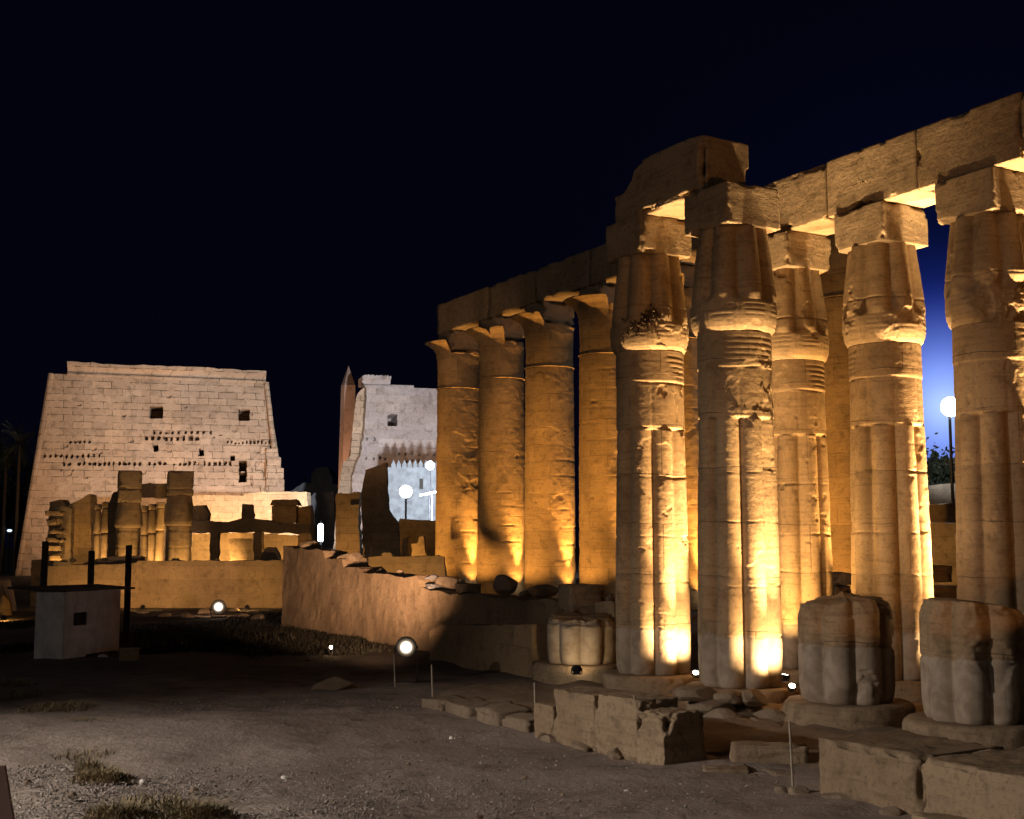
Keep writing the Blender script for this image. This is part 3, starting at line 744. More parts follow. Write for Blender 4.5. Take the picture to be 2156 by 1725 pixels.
on_wall(843, 1210, 18, 14, 314, 'second tiny stone on the wall before the bright parapet', 'rubble')
on_wall(655, 1160, 50, 24, 315, 'orange domed stone at the top of the lit wall', 'block')
for i_, (x, y, w_, h_, lab) in enumerate(((1768, 1262, 40, 28, 'pale rounded block between the orange lit column and the third front column'), (1765, 1232, 36, 26, 'dark slab on the pale block behind the columns'),
                                    (1990, 1268, 70, 34, 'long pale block lying in the gap left of the right edge column'), (1970, 1225, 50, 34, 'dark broken block in the gap left of the right edge column'),
                                    (1972, 1300, 30, 44, 'small lit stone behind the rightmost stub'))):
    p = PD(x, y, 36); s = 36 / FPX; p.z = max(p.z, 0)
    ob = block('fallen_block', M['block'], None, (w_ * s, .8, h_ * s), 330 + i_, p, .1, n=8, chip=.2, amp=.03)
    tag(ob, lab, 'stone block', 'fallen blocks inside the court')
bk = outline('rubble_bank', M['rubble'], None, [(1740, 1266), (2060, 1266), (2070, 1420), (1740, 1420)], 36.2, 5, 4, .4, .08)
tag(bk, 'dark bank of rubble carrying fallen blocks behind the right columns', 'bank')

# ================================================================== LEFT: lit wall, hut, stakes
w1 = outline('low_wall', M['wall'], None, [(92, 1300), (92, 1192), (182, 1190), (286, 1186), (290, 1181), (420, 1181), (640, 1180), (640, 1300)], 70, 1.2, 9, .4, .03)
tag(w1, 'long low orange lit wall behind the hut with posts', 'wall')
pier = outline('wall_pier', M['wall'], None, [(62, 1300), (66, 1180), (84, 1178), (80, 1300)], 72, 1.0, 10, .3, .03)
tag(pier, 'pale lit pier at the left end of the long low wall', 'pier')

def hut():
    p0 = PZ(130, 1394); p1 = PZ(250, 1378); pl = PZ(72, 1391)
    ex = (p1 - p0); ex.z = 0; W = ex.length; ang = math.atan2(ex.y, ex.x)
    t = thing('hut', 'small grey plastered hut with one square window hole, standing before the lit wall', 'hut', p0 - Vector((0, 0, .03)), ang)
    H = 2.02; back = 1.6; lw = (p0 - pl).length
    # plan quad: p0, right corner, back right, back left; left wall leans outwards
    e = Vector((math.cos(ang), math.sin(ang), 0)); nn = Vector((-e.y, e.x, 0))
    loc = lambda P: ((P - p0).dot(e), (P - p0).dot(nn))
    lx, ly = loc(pl)
    quad = [(0, 0), (W, 0), (W + .05, back + .3), (lx, ly + .02)]
    wx0, wx1, wz0, wz1 = W * .17, W * .40, 1.02, 1.40
    # front wall with a real hole
    th = .12
    def fr_(name, a, b, c, d): return boxm(name, M['plaster'], None, (a, 0, c), (b, th, d))
    bm = bmesh.new()
    def addbox(x0, x1, y0, y1, z0, z1):
        r_ = bmesh.ops.create_cube(bm, size=1)
        for q in r_['verts']: q.co = (x0 + (q.co.x + .5) * (x1 - x0), y0 + (q.co.y + .5) * (y1 - y0), z0 + (q.co.z + .5) * (z1 - z0))
    gap = lambda x: .0
    addbox(0, wx0, 0, th, .0, H); addbox(wx1, W, 0, th, .16, H); addbox(wx0, wx1, 0, th, .1, wz0); addbox(wx0, wx1, 0, th, wz1, H)
    me = bpy.data.meshes.new('front_wall'); bm.to_mesh(me); bm.free(); link('front_wall', me, M['plaster'], t)
    def wall(name, a, b, z0=0.0):
        d = Vector((b[0] - a[0], b[1] - a[1], 0)); nr = Vector((-d.y, d.x, 0)).normalized() * th
        v = [(a[0], a[1], z0), (b[0], b[1], z0), (b[0] + nr.x, b[1] + nr.y, z0), (a[0] + nr.x, a[1] + nr.y, z0)]; v += [(x, y, H) for x, y, z in v]
        return link(name, pmesh(name, v, [(0, 1, 5, 4), (1, 2, 6, 5), (2, 3, 7, 6), (3, 0, 4, 7), (4, 5, 6, 7), (3, 2, 1, 0)]), M['plaster'], t)
    wall('side_wall', quad[3], (-.003, 0)); wall('side_wall', (W + .003, 0.01), quad[2]); wall('back_wall', quad[2], quad[3])
    for (a_, b_, c_, d_) in ((wx0 - .04, wx0, wz0 - .04, wz1 + .04), (wx1, wx1 + .04, wz0 - .04, wz1 + .04)):
        pass
    fw = boxm('window', M['void'], t, (wx0, .07, wz0), (wx1, .10, wz1))
    v = [(quad[3][0] - .08, quad[3][1] - .06, H + .003), (-.05, -.08, H + .003), (W + .9, .10, H - .03), (W + 1.0, back, H + .05), (quad[3][0], back + .5, H + .06)]
    v += [(x, y, z + .06) for x, y, z in v]
    link('roof', pmesh('roof', v, [(4, 3, 2, 1, 0), (5, 6, 7, 8, 9)] + [(i, (i + 1) % 5, 5 + (i + 1) % 5, 5 + i) for i in range(5)]), M['darkwood'], t)
    for i_, lab in enumerate(('wheel-like white stone', )):
        pass
    return t
hut()
for x, yt, lab in ((80, 1140, 'tall dark square post at the left of the hut'), (170, 1160, 'shorter dark square post behind the middle of the hut'), (259, 1148, 'dark square post at the right of the hut')):
    p = PZ(x, 1368); top = PD(x, yt, p.y).z; h_ = .095
    ob = boxm('timber_post', M['darkwood'], None, (-h_, -h_, -.1), (h_, h_, top), .012); ob.location = (p.x, p.y + (0.75 if x == 170 else .3), 0); ob.rotation_euler = (0, 0, .2)
    tag(ob, lab, 'post', 'dark posts rising behind the hut')
p = PZ(272, 1393)
t = thing('crate', 'yellowish timber crate beside the hut wall', 'crate', p, .1)
for k_ in range(4): boxm('slat', M['crate'], t, (-.24, -.2 - .012, .02 + k_ * .085), (.24, -.2, .02 + k_ * .085 + .075))
boxm('body', M['crate'], t, (-.23, -.198, 0), (.23, .2, .34)); boxm('rim', M['crate'], t, (-.27, -.24, .343), (.27, .24, .375))
tag(rock('pale_stone', M['plaster'], None, (.34, .3, .26), 351, PZ(214, 1388) - Vector((0, 0, .03)), 0, .1), 'rounded pale stone lying at the foot of the hut', 'stone')

for x, yt, yb, lab in ((832, 1378, 1452, 'thin stake farthest left, below the bright ground floodlight'), (911, 1400, 1478, 'thin stake at the far end of the kerb stones'),
                       (1128, 1438, 1540, 'thin stake at the left end of the front wall'), (1339, 1466, 1598, 'long thin stake before the end of the front wall'), (1670, 1517, 1668, 'longest near stake standing left of the great right block')):
    p = PZ(x, yb); top = PD(x, yt, p.y).z
    t = thing('stake', lab, 'stake', p, 0, 'thin stakes along the edge of the ruins')
    r0 = .011 + .00025 * p.y
    rod = cyl('rod', M['rod'], t, r0, r0 * .9, -.1, top, 8); rod.rotation_euler = (rnd.uniform(-.02, .02), rnd.uniform(-.05, .01), 0)
    rock('foot_stone', M['rubble'], t, (.16, .15, .1), 360 + int(x), (.03, .02, -.03), sub=2)
def board():
    D = 13.5; a, b, c, d = PD(-110, 1617, D), PD(9, 1613, D), PD(36, 1750, D), PD(-110, 1750, D); o = Vector((b.x, D, 0))
    t = thing('board', 'brown board leaning at the bottom left picture corner', 'board', o)
    foot = o + Vector((.22, 0, .0)); q = [a - o, b - o, foot - o, Vector((a.x - o.x, 0, 0))]
    v = [(p.x, 0, p.z) for p in q] + [(p.x, .05, p.z) for p in q]
    link('panel', pmesh('panel', v, [(3, 2, 1, 0), (4, 5, 6, 7)] + [(i, (i + 1) % 4, 4 + (i + 1) % 4, 4 + i) for i in range(4)]), M['board'], t)
    boxm('post', M['board'], t, (-.42, .055, -.1), (-.36, .11, .8))
board()
# scattered ground stones
for i_, (x, y, s) in enumerate(((790, 1545, .12), (902, 1532, .09), (790, 1500, .1), (950, 1555, .1), (1105, 1640, .12), (1185, 1675, .1), (600, 1640, .13), (410, 1670, .16), (700, 1690, .1), (1320, 1668, .1), (1010, 1725, .12),
                              (560, 1600, .12), (300, 1650, .14), (150, 1680, .16), (860, 1610, .1), (1420, 1640, .1), (1260, 1625, .08), (60, 1650, .14), (480, 1600, .12), (1550, 1690, .12))):
    ob = rock('pebble', M['rubble'] if i_ % 3 else M['plaster'], None, (s, s * .8, s * .7), 400 + i_, PZ(x, min(y, 1722)) - Vector((0, 0, .01)), i_, sub=2)
    tag(ob, 'small loose stone on the bare ground', 'stone', 'loose stones strewn over the foreground')
SLAB = tag(rock('flat_stone', M['rubble'], None, (1.3, .9, .5), 431, PZ(700, 1448) - Vector((0, 0, .1)), .4, .12), 'dark slumped boulder on the ground left of the ground floodlight', 'boulder')

def gravel():
    r_ = np.random.RandomState(11); vs = []; fs = []
    base = np.array([(1, 0, 0), (0, 1, 0), (-1, 0, 0), (0, -1, 0), (0, 0, .8), (0, 0, -.6)]); tri = [(0, 1, 4), (1, 2, 4), (2, 3, 4), (3, 0, 4), (1, 0, 5), (2, 1, 5), (3, 2, 5), (0, 3, 5)]
    k = 0
    while k < 7000:
        x = -30 + abs(r_.normal()) * 520 if r_.uniform() < .85 else r_.uniform(-30, 2000); y = 1730 - abs(r_.normal()) * 90 if r_.uniform() < .75 else r_.uniform(1480, 1725)
        if y > 1735 or y < 1450: continue
        P = PZ(x, y)
        if vn(np.array([[P.x * .9, P.y * .9, 3]]), 4)[0] < r_.uniform(-.7, .5): continue
        s = r_.uniform(.007, .024) * (1.6 if r_.uniform() < .08 else 1); R_ = np.linalg.qr(r_.normal(size=(3, 3)))[0]; b = len(vs)
        q = (base * s * r_.uniform(.7, 1.3, size=(6, 1))) @ R_ * np.array([1, 1, .8]) + np.array([P.x, P.y, s * .3 + .02]); vs += list(q); fs += [tuple(b + i for i in f) for f in tri]; k += 1
    tag(link('gravel', pmesh('gravel', vs, fs), M['pebble']), 'pale gravel strewn over the near ground at left', 'gravel', kind='stuff')
M['pebble'] = plain('pale_pebbles', (.42, .37, .32), .9, var=.75, scale=7)
gravel()

# ================================================================== GRASS
def blades(name, spots, mat, lab, cat, hmin, hmax, seed, lean=.7, wd=.012):
    r_ = np.random.RandomState(seed); vs = []; fs = []
    for (cx_, cy_, rx, ry, n_, rot) in spots:
        for _ in range(n_):
            a = r_.uniform(0, 6.28); q = math.sqrt(r_.uniform()) * (1 + .25 * math.sin(3 * a + cx_))
            x, y = q * rx * math.cos(a), q * ry * math.sin(a)
            X = cx_ + x * math.cos(rot) - y * math.sin(rot); Y = cy_ + x * math.sin(rot) + y * math.cos(rot)
            h = r_.uniform(hmin, hmax) * (1.15 - .7 * q * q); d = r_.uniform(0, 6.28); ln = r_.uniform(.1, lean) * h
            w_ = wd * r_.uniform(.7, 1.4); dx, dy = math.cos(d), math.sin(d); px_, py_ = -dy * w_, dx * w_; b = len(vs)
            vs += [(X - px_, Y - py_, -.03), (X + px_, Y + py_, -.03), (X + px_ * .8 + dx * ln * .4, Y + py_ * .8 + dy * ln * .4, h * .6), (X - px_ * .8 + dx * ln * .4, Y - py_ * .8 + dy * ln * .4, h * .6), (X + dx * ln, Y + dy * ln, h)]
            fs += [(b, b + 1, b + 2, b + 3), (b + 3, b + 2, b + 4)]
    ob = link(name, pmesh(name, vs, fs), mat)
    return tag(ob, lab, cat, kind='stuff')
def sp(x, y, wpx, n_, asp=.5, rot=0.0):
    p = PZ(x, y); s = p.y / FPX; return (p.x, p.y, wpx * s / 2, wpx * s / 2 * asp, n_, rot)
blades('dry_grass', [sp(60, 1470, 150, 1500, 1.3), sp(130, 1500, 200, 2400, .9), sp(170, 1535, 150, 1700, .6), sp(20, 1445, 120, 700, 1.2), sp(240, 1540, 70, 700, .7), sp(150, 1572, 190, 1300, .35), sp(70, 1575, 50, 250, .5),
                    sp(215, 1645, 130, 900, .35), sp(190, 1625, 60, 400, .5), sp(250, 1722, 150, 900, .4), sp(420, 1722, 150, 1500, .5), sp(180, 1600, 200, 260, .5), sp(40, 1520, 60, 250, .6), sp(330, 1700, 200, 250, .4)],
       M['grass'], 'low dry grass mats on the pale gravel at left', 'grass', .05, .22, 5, 2.2, .009)
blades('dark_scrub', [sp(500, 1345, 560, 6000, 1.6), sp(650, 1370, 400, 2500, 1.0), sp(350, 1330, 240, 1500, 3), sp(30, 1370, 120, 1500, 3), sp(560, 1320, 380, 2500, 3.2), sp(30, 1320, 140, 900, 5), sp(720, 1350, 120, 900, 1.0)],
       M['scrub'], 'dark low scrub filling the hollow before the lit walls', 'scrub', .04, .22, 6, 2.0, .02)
# pale stones by the second lamp
for i_, (x, y, s, lab) in enumerate(((300, 1290, .6, 'pale stone among scrub right of the hut'), (345, 1298, .7, 'low dark stone among the scrub'), (395, 1300, .8, 'stone left of the far ground lamp'), (430, 1290, .7, 'stone beside the far ground lamp'),
                                 (490, 1286, .6, 'stone just right of the far ground lamp'), (513, 1300, .7, 'brightly lit flat stone on the ground right of the far lamp'), (545, 1304, .8, 'second brightly lit flat stone right of the far lamp'), (330, 1275, .5, 'pale small stone high in the scrub'), (590, 1302, .5, 'small stone at the corner of the lit wall'))):
    tag(rock('scrub_stone', M['block'], None, (s * 1.3, s, s * .6), 440 + i_, PZ(x, y) - Vector((0, 0, .1)), i_, .15), lab, 'stone', 'stones among the dark scrub')

# ================================================================== PYLONS
def lerp(a, b, t): return a + (b - a) * t
def pylon_face(corners, nx, nz, holes, seed, rag=None):
    """corners TL TR BL BR in world; returns grid (nz+1, nx+1, 3) and the inward direction"""
    TL, TR, BL, BR = [np.array(c) for c in corners]
    s = np.linspace(0, 1, nx + 1)[None, :, None]; t = np.linspace(0, 1, nz + 1)[:, None, None]
    G = (BL * (1 - s) + BR * s) * (1 - t) + (TL * (1 - s) + TR * s) * t
    return G
def pylon(name, label, pts, D0, D1, mat, holes, seed, depth, extra=None, cornice=None):
    """pts: picture corners TL TR BL BR of the front body; D0, D1 distances of left and right ends; holes in picture units"""
    (xl, yl), (xr, yr), (xbl, ybl), (xbr, ybr) = pts
    lean = 1.7
    TL, TR = PD(xl, yl, D0 + lean), PD(xr, yr, D1 + lean); BL, BR = PD(xbl, ybl, D0), PD(xbr, ybr, D1)
    o = Vector(((BL.x + BR.x) / 2, (D0 + D1) / 2, 0)); t = thing(name, label, 'pylon', o)
    d = (BR - BL); d.z = 0; ang = math.atan2(d.y, d.x); t.rotation_euler = (0, 0, ang)
    inv = lambda P: np.array(((P - o).x * math.cos(ang) + (P - o).y * math.sin(ang), -(P - o).x * math.sin(ang) + (P - o).y * math.cos(ang), P.z))
    nx, nz = 230, 170
    G = pylon_face([inv(q) for q in (TL, TR, BL, BR)], nx, nz, holes, seed)
    # picture position of every grid point
    ca, sa = math.cos(ang), math.sin(ang)
    W = np.stack([o.x + G[..., 0] * ca - G[..., 1] * sa, o.y + G[..., 0] * sa + G[..., 1] * ca, G[..., 2] - EYE], -1)
    c, s = math.cos(PITCH), math.sin(PITCH)
    dep = W[..., 1] * c + W[..., 2] * s; up = -W[..., 1] * s + W[..., 2] * c
    px_ = CX + FPX * W[..., 0] / dep; py_ = CY - FPX * up / dep
    push = .05 * fbm(G * .5, seed, 4) + .02 * fbm(G * 2.2, seed + 1, 3)
    for (x0, y0, x1, y1, dd) in holes:
        push = np.where((px_ >= x0) & (px_ <= x1) & (py_ >= y0) & (py_ <= y1), dd, push)
    if extra is not None: push = push + extra(px_, py_, G)
    G[..., 1] += push
    h_, w_ = G.shape[:2]; Bk = G.copy(); Bk[..., 1] = G[..., 1].min() + depth + (G[..., 2] - G[..., 2].min()) * -.08
    i = np.arange(h_ - 1)[:, None] * w_; j = np.arange(w_ - 1)[None]
    q = np.stack([i + j, i + j + 1, i + w_ + j + 1, i + w_ + j], -1).reshape(-1, 4); n0 = h_ * w_
    # back as four corners joined by side strips
    idx = np.arange(n0).reshape(h_, w_); loop = np.concatenate([idx[0, :], idx[1:, -1], idx[-1, -2::-1], idx[-2:0:-1, 0]])
    bk = Bk.reshape(-1, 3)[loop]; V = np.concatenate([G.reshape(-1, 3), bk]); m_ = len(loop)
    a_ = np.arange(m_); b_ = (a_ + 1) % m_
    q2 = np.stack([loop[a_], n0 + a_, n0 + b_, loop[b_]], -1)
    faces = [tuple(z) for z in np.concatenate([q, q2])] + [tuple(n0 + a_)[::-1]]
    link('tower', pmesh('tower', V, faces), mat, t)
    return t, inv, ang
def cavetto(parent, a, b, h, flare, depth, mat, roll=True, seed=0):
    """cornice between local points a and b (top edge of the body): a roll below, a hollow flaring out, a flat fillet"""
    a, b = np.array(a), np.array(b); prof = [(0, -.12)]
    prof = [(-.28 * math.cos(q) * .6 - .05, -.05 + .22 * math.sin(q)) for q in np.linspace(-1.5, 1.5, 7)]
    prof += [(.02 - flare * (k_ / 7) ** 2.2, .2 + (h - .55) * k_ / 7) for k_ in range(8)] + [(-flare - .03, h - .35), (-flare - .03, h), (depth + flare, h), (depth + flare, .2)]
    nseg = 40; V = []
    for k_ in range(nseg + 1):
        P = a + (b - a) * k_ / nseg; nzv = vn(np.array([[k_ * .6, seed, 0]]), seed)[0]
        for (y, z) in prof: V.append(P + np.array([0, y, z + (.10 * nzv if z > h - .4 else 0)]))
    m_ = len(prof); f = []
    for k_ in range(nseg):
        for j in range(m_): f.append((k_ * m_ + j, k_ * m_ + (j + 1) % m_, (k_ + 1) * m_ + (j + 1) % m_, (k_ + 1) * m_ + j))
    f += [tuple(range(m_))[::-1], tuple(range(nseg * m_, (nseg + 1) * m_))]
    return link('cornice', pmesh('cornice', V, f), mat, parent)
holes1 = [(316, 857, 343, 881, 5), (503, 862, 525, 886, 5), (323, 939, 333, 950, 3), (419, 947, 428, 959, 3), (485, 960, 495, 969, 3), (504, 972, 519, 1014, 5)]
rr = random.Random(4)
for k_ in range(10): holes1.append((322 + k_ * 13.2, 908, 326 + k_ * 13.2, 914, 1.0)); 
for k_ in range(9): x = 306 + k_ * 13; holes1.append((x, 920 + rr.uniform(-2, 2), x + rr.uniform(4, 9), 927, 1.0))
for k_ in range(34):
    x = 132 + k_ * 10.6
    if rr.random() < .86: holes1.append((x, 974 + rr.uniform(-2, 1), x + rr.uniform(3, 7), 980, 1.0))
for k_ in range(11):
    x = 92 + k_ * 11.5; holes1.append((x, 955 + rr.uniform(0, 4), x + 3.6, 964, .9))
for k_ in range(12):
    x = 478 + k_ * 8; holes1.append((x, 928 + rr.uniform(-1, 5), x + 3, 934, .9))
for k_ in range(5): holes1.append((146 + k_ * 10, 929, 150 + k_ * 10, 934, .9))
for k_ in range(26):                                # missing corners of blocks
    x, y = rr.uniform(120, 560), rr.uniform(830, 1010); holes1.append((x, y, x + rr.uniform(4, 12), y + rr.uniform(2.5, 5), .25))
def ex1(px_, py_, G):                               # ruined lower right corner
    m = sst(470, 540, px_) * sst(930, 985, py_)
    course = np.floor(G[..., 2] / 1.02); h_ = vn(np.stack([course * 3.1, np.floor(G[..., 0] / 2.2 + course * .43) * 2.3, 0 * course], -1), 3)
    return m * (.15 + .45 * np.maximum(h_, -.2))
pt = ((108, 787), (562, 804), (33, 1241), (622, 1180))
P1, inv1, ang1 = pylon('pylon_tower', 'wide left pylon tower with two square window holes and full cornice', pt, 145, 152, M['pylon'], holes1, 2, 8.0, ex1)
cavetto(P1, inv1(PD(142, 786.5, 147.0)), inv1(PD(560, 804, 153.6)), 1.25, .65, 3.4, M['pylon'], seed=2)
# corner rolls
def roll(parent, a, b, r, mat):
    a, b = Vector(a), Vector(b); d = b - a; ob = cyl('corner_roll', mat, parent, r, r, 0, d.length, 10); ob.location = a
    ob.rotation_mode = 'QUATERNION'; ob.rotation_quaternion = d.to_track_quat('Z', 'Y'); return ob
roll(P1, inv1(PD(33, 1241, 144.9)), inv1(PD(108, 787, 146.6)), .34, M['pylon'])
roll(P1, inv1(PD(577, 944, 152.3)), inv1(PD(561, 806, 153.5)), .30, M['pylon'])
for i_, (y0, y1, x0, x1) in enumerate(((944, 962, 560, 585), (962, 985, 560, 592), (985, 1008, 560, 598), (1008, 1034, 560, 599))):
    a_ = PD(x0, y1, 152.2); b_ = PD(x1, y0, 152.2); la, lb = inv1(a_), inv1(b_)
    boxm('broken_course', M['pylon'], P1, (la[0], la[1] - .1 - .1 * i_, la[2]), (lb[0], la[1] + 4, lb[2] - .02), .08)

holes2 = [(823, 875, 835, 893, 1.6), (835, 873, 836, 893, 1.6)]
holes2 = [(816, 874, 836, 896, 4.5)]
for x, y in ((1180, 985), (1240, 990), (1300, 975), (1370, 985), (1455, 990), (1515, 990), (865, 1030), (935, 1030), (995, 1025), (1045, 1030), (870, 845), (940, 840), (1255, 1050), (1310, 1050), (1370, 1050)):
    X, Y = (1100 + x * .4174) * .5264, (1400 + y * .4174) * .5264; holes2.append((X, Y, X + 4.2, Y + 5, .5))
pt2 = ((769, 813), (1010, 822), (712, 1180), (1060, 1180))
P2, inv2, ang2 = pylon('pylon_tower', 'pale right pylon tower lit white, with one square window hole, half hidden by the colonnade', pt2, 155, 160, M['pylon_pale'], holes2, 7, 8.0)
cavetto(P2, inv2(PD(762, 812.5, 156.8)), inv2(PD(822, 813.5, 158)), 1.25, .5, 3.0, M['pylon_pale'], seed=5)
pc_ = PD(872, 829, 158.8); la = inv2(PD(823, 815, 158)); lb = inv2(PD(872, 815.5, 158.5))
# lower course right of the cornice
boxm('top_course', M['pylon_pale'], P2, (la[0], la[1] - .05, la[2] - .1), (lb[0], la[1] + 3, la[2] + .28), .05)
# ruined flank strip left of the right tower
fl = outline('pylon_flank', M['pylon'], None, [(700, 1180), (715, 1010), (722, 975), (738, 960), (745, 880), (752, 830), (768, 815), (764, 890), (756, 950), (738, 1002), (740, 1180)], 154.2, 3.0, 12, .5, .08)
tag(fl, 'dark brown broken flank of the gateway beside the right pylon tower', 'ruin')

# obelisk
ob_t = thing('obelisk', 'pointed granite obelisk beside the right pylon tower', 'obelisk', PD(728, 1180, 166) * 1.0)
bz = ob_t.location.z; ob_t.location.z = 0; sx = 166 / FPX
top = PD(735, 771, 166).z; sh = PD(735, 812, 166).z
def frus(name, mat, parent, w0, w1, z0, z1, rz):
    v = [(sx_ * w0, sy_ * w0, z0) for sx_, sy_ in ((-1, -1), (1, -1), (1, 1), (-1, 1))] + [(sx_ * w1, sy_ * w1, z1) for sx_, sy_ in ((-1, -1), (1, -1), (1, 1), (-1, 1))]
    o_ = link(name, pmesh(name, v, [(0, 1, 5, 4), (1, 2, 6, 5), (2, 3, 7, 6), (3, 0, 4, 7), (4, 5, 6, 7), (3, 2, 1, 0)]), mat, parent); o_.rotation_euler = (0, 0, rz); return o_
frus('shaft', M['granite'], ob_t, 1.02, .72, 1.0, sh, .45); frus('pyramidion', M['granite'], ob_t, .72, .03, sh + .003, top, .45); frus('pedestal', M['granite'], ob_t, 1.5, 1.5, 0, 1.0, .45)

# ================================================================== RUINS OF THE FIRST COURT (between the wall and the pylon)
G_R = 'ruins before the left pylon'
def ruin(pts, D, depth, lab, mat='masonry', seed=1, cat='ruin', step=.35, jit=.05, name='ruined_wall', turn=0.0):
    return tag(outline(name, M[mat], None, pts, D, depth, seed, step, jit, turn=turn), lab, cat)
ruin([(96, 1215), (104, 1058), (128, 1052), (140, 1066), (190, 1040), (192, 1215)], 122, 2.0, 'stepped brown ruin wall below the left end of the pylon', seed=21)
ruin([(112, 1215), (112, 1062), (150, 1070), (150, 1100), (146, 1215)], 121, .8, 'rough dark rubble face left of the ruin columns', 'rubble', 22)
ruin([(404, 1200), (404, 1044), (440, 1042), (512, 1045), (514, 1040), (548, 1036), (645, 1036), (648, 1060), (660, 1200)], 134, 2.5, 'bright yellow lit masonry wall at the foot of the left pylon', 'masonry', 23)
ruin([(404, 1200), (404, 1126), (430, 1124), (520, 1122), (585, 1126), (640, 1128), (640, 1200)], 112, 1.2, 'cream lit wall with ragged frieze behind the dark lintel', 'wall', 24)
ruin([(483, 1192), (483, 1134), (533, 1134), (533, 1192)], 108, 1.0, 'brown square panel block in front of the cream lit wall', 'wall', 25, 'stone block')
ruin([(404, 1122), (404, 1095), (470, 1100), (520, 1091), (560, 1095), (585, 1100), (652, 1102), (652, 1124), (560, 1121)], 92, 1.0, 'long dark lintel beam across two dark posts', 'block', 26, 'lintel', name='lintel')
for x0, x1, lab in ((442, 460, 'left dark pillar under the long lintel'), (533, 552, 'right dark pillar under the long lintel')):
    ruin([(x0, 1210), (x0, 1122), (x1, 1122), (x1 - 2, 1140), (x1, 1210)], 92.1, .75, lab, 'block', 27 + x0, 'pillar', name='pillar')
ruin([(406, 1097), (407, 1066), (428, 1064), (440, 1082), (436, 1099)], 93, .9, 'dark broken block standing on the left of the long lintel', 'block', 31, 'stone block', name='broken_block')
ruin([(508, 1093), (510, 1062), (531, 1062), (531, 1093)], 93, .9, 'dark stump standing on the middle of the long lintel', 'block', 32, 'stone block', name='broken_block')
ruin([(571, 1101), (572, 1066), (624, 1065), (623, 1101)], 95, 1.2, 'orange lit square block resting over the right of the long lintel', 'block', 33, 'stone block', name='square_block')
ruin([(568, 1064), (574, 1052), (622, 1051), (628, 1064)], 94.6, 1.8, 'dark cap slab on the orange lit square block', 'block', 34, 'slab', name='cap_slab')
ruin([(626, 1200), (628, 1068), (652, 1064), (656, 1150), (650, 1200)], 96, 1.5, 'dark ruined pier right of the orange lit square block', 'masonry', 35, 'pier', name='ruined_pier')
ruin([(549, 1184), (552, 1164), (562, 1152), (576, 1153), (584, 1168), (586, 1184)], 72, 1.0, 'brown rounded stone on the long low wall', 'block', 36, 'boulder', name='boulder', jit=.02)
ruin([(168, 1190), (190, 1180), (230, 1172), (296, 1171), (296, 1190)], 73, 1.0, 'dark slab heap along the long low wall behind the hut', 'rubble', 37, 'stone', name='slab_heap')
r_ = random.Random(8)
for k_, y in enumerate((1074, 1094, 1112, 1130, 1148, 1168)):
    p = PD(120 + r_.uniform(-5, 5), y + 12, 119.5); s_ = 119.5 / FPX
    ob = block('slab', M['block'], None, (r_.uniform(24, 36) * s_, 1.3, r_.uniform(9, 13) * s_), 700 + k_, p, r_.uniform(-.2, .2), n=8, chip=.25, amp=.05)
    tag(ob, ('topmost', 'second highest', 'third highest', 'fourth highest', 'second lowest', 'lowest')[k_] + ' jutting slab of the rough dark rubble face left of the ruin columns', 'slab', 'jutting slabs of the rubble face')
for k_ in range(14):
    x = r_.uniform(100, 640); p = PD(x, 1184, 71.5 if x < 580 else 90); s_ = p.y / FPX; w_ = r_.uniform(10, 26) * s_
    tag(rock('ruin_stone', M['block'], None, (w_, w_ * .8, r_.uniform(6, 14) * s_), 720 + k_, p, k_, .2), 'small dark stone lying along the top of the long low wall', 'stone', 'stones along the low wall')
# two big columns with blocks on top, and a beam
def ruin_column(x, D, wpx, ytop, yblk, ybud, lab, seed, gap):
    s = D / FPX; p = PD(x, 1180, D); t = thing('ruin_column', lab, 'column', (p.x, D, 0), 0, 'big columns of the first court'); r = wpx * s / 2
    zt, zb, zc = PD(x, ytop, D).z, PD(x, yblk, D).z, PD(x, ybud, D).z
    def f(T, Z):
        q = np.stack([np.cos(T) * r, np.sin(T) * r, Z], -1)
        return lobe(T, r * (.93 + 0 * Z), 8, .6, .3) - .04 * np.maximum(fbm(q * 1.5, seed, 4), 0) - .04 * groove((Z % 1.3) - .6, .05), Z
    lathe('shaft', np.linspace(0, zc + .05, 60), f, 80, M['column_top'], t)
    def g(T, Z):
        k = (Z - zc) / (zb - gap - zc)
        R = r * np.interp(k, [0, .04, .14, .3, .7, 1], [.9, 1.03, 1.08, 1.06, .97, .85]); q = np.stack([np.cos(T) * r, np.sin(T) * r, Z], -1)
        return R - .05 * np.maximum(fbm(q * 1.4, seed + 1, 4), 0), Z
    lathe('capital', np.linspace(zc, zb - gap, 40), g, 80, M['column_top'], t)
    block('abacus', M['block'], t, (r * 1.75, r * 1.75, gap - .02), seed, (0, 0, zb - gap + .01), .35, n=8, chip=.15)
    block('beam_end', M['block'], t, (r * 1.75, r * 1.9, zt - zb), seed + 3, (0, 0, zb + .005), .35, n=10, chip=.14)
ruin_column(268, 100, 54, 992, 1030, 1112, 'big ruin column with dark block on top behind the hut, left of the pair', 51, 1.1)
ruin_column(375, 98, 58, 993, 1031, 1108, 'big brown ruin column with square block on top, right of the pair', 52, .5)
ruin([(293, 1047), (293, 1018), (348, 1018), (348, 1047)], 103, 1.4, 'dark beam spanning between the two big ruin columns', 'block', 53, 'beam', name='beam')
ruin([(225, 1200), (228, 1060), (240, 1036), (252, 1034), (252, 1200)], 108, 1.4, 'dark orange pier just left of the big ruin columns', 'masonry', 54, 'pier', name='ruined_pier')
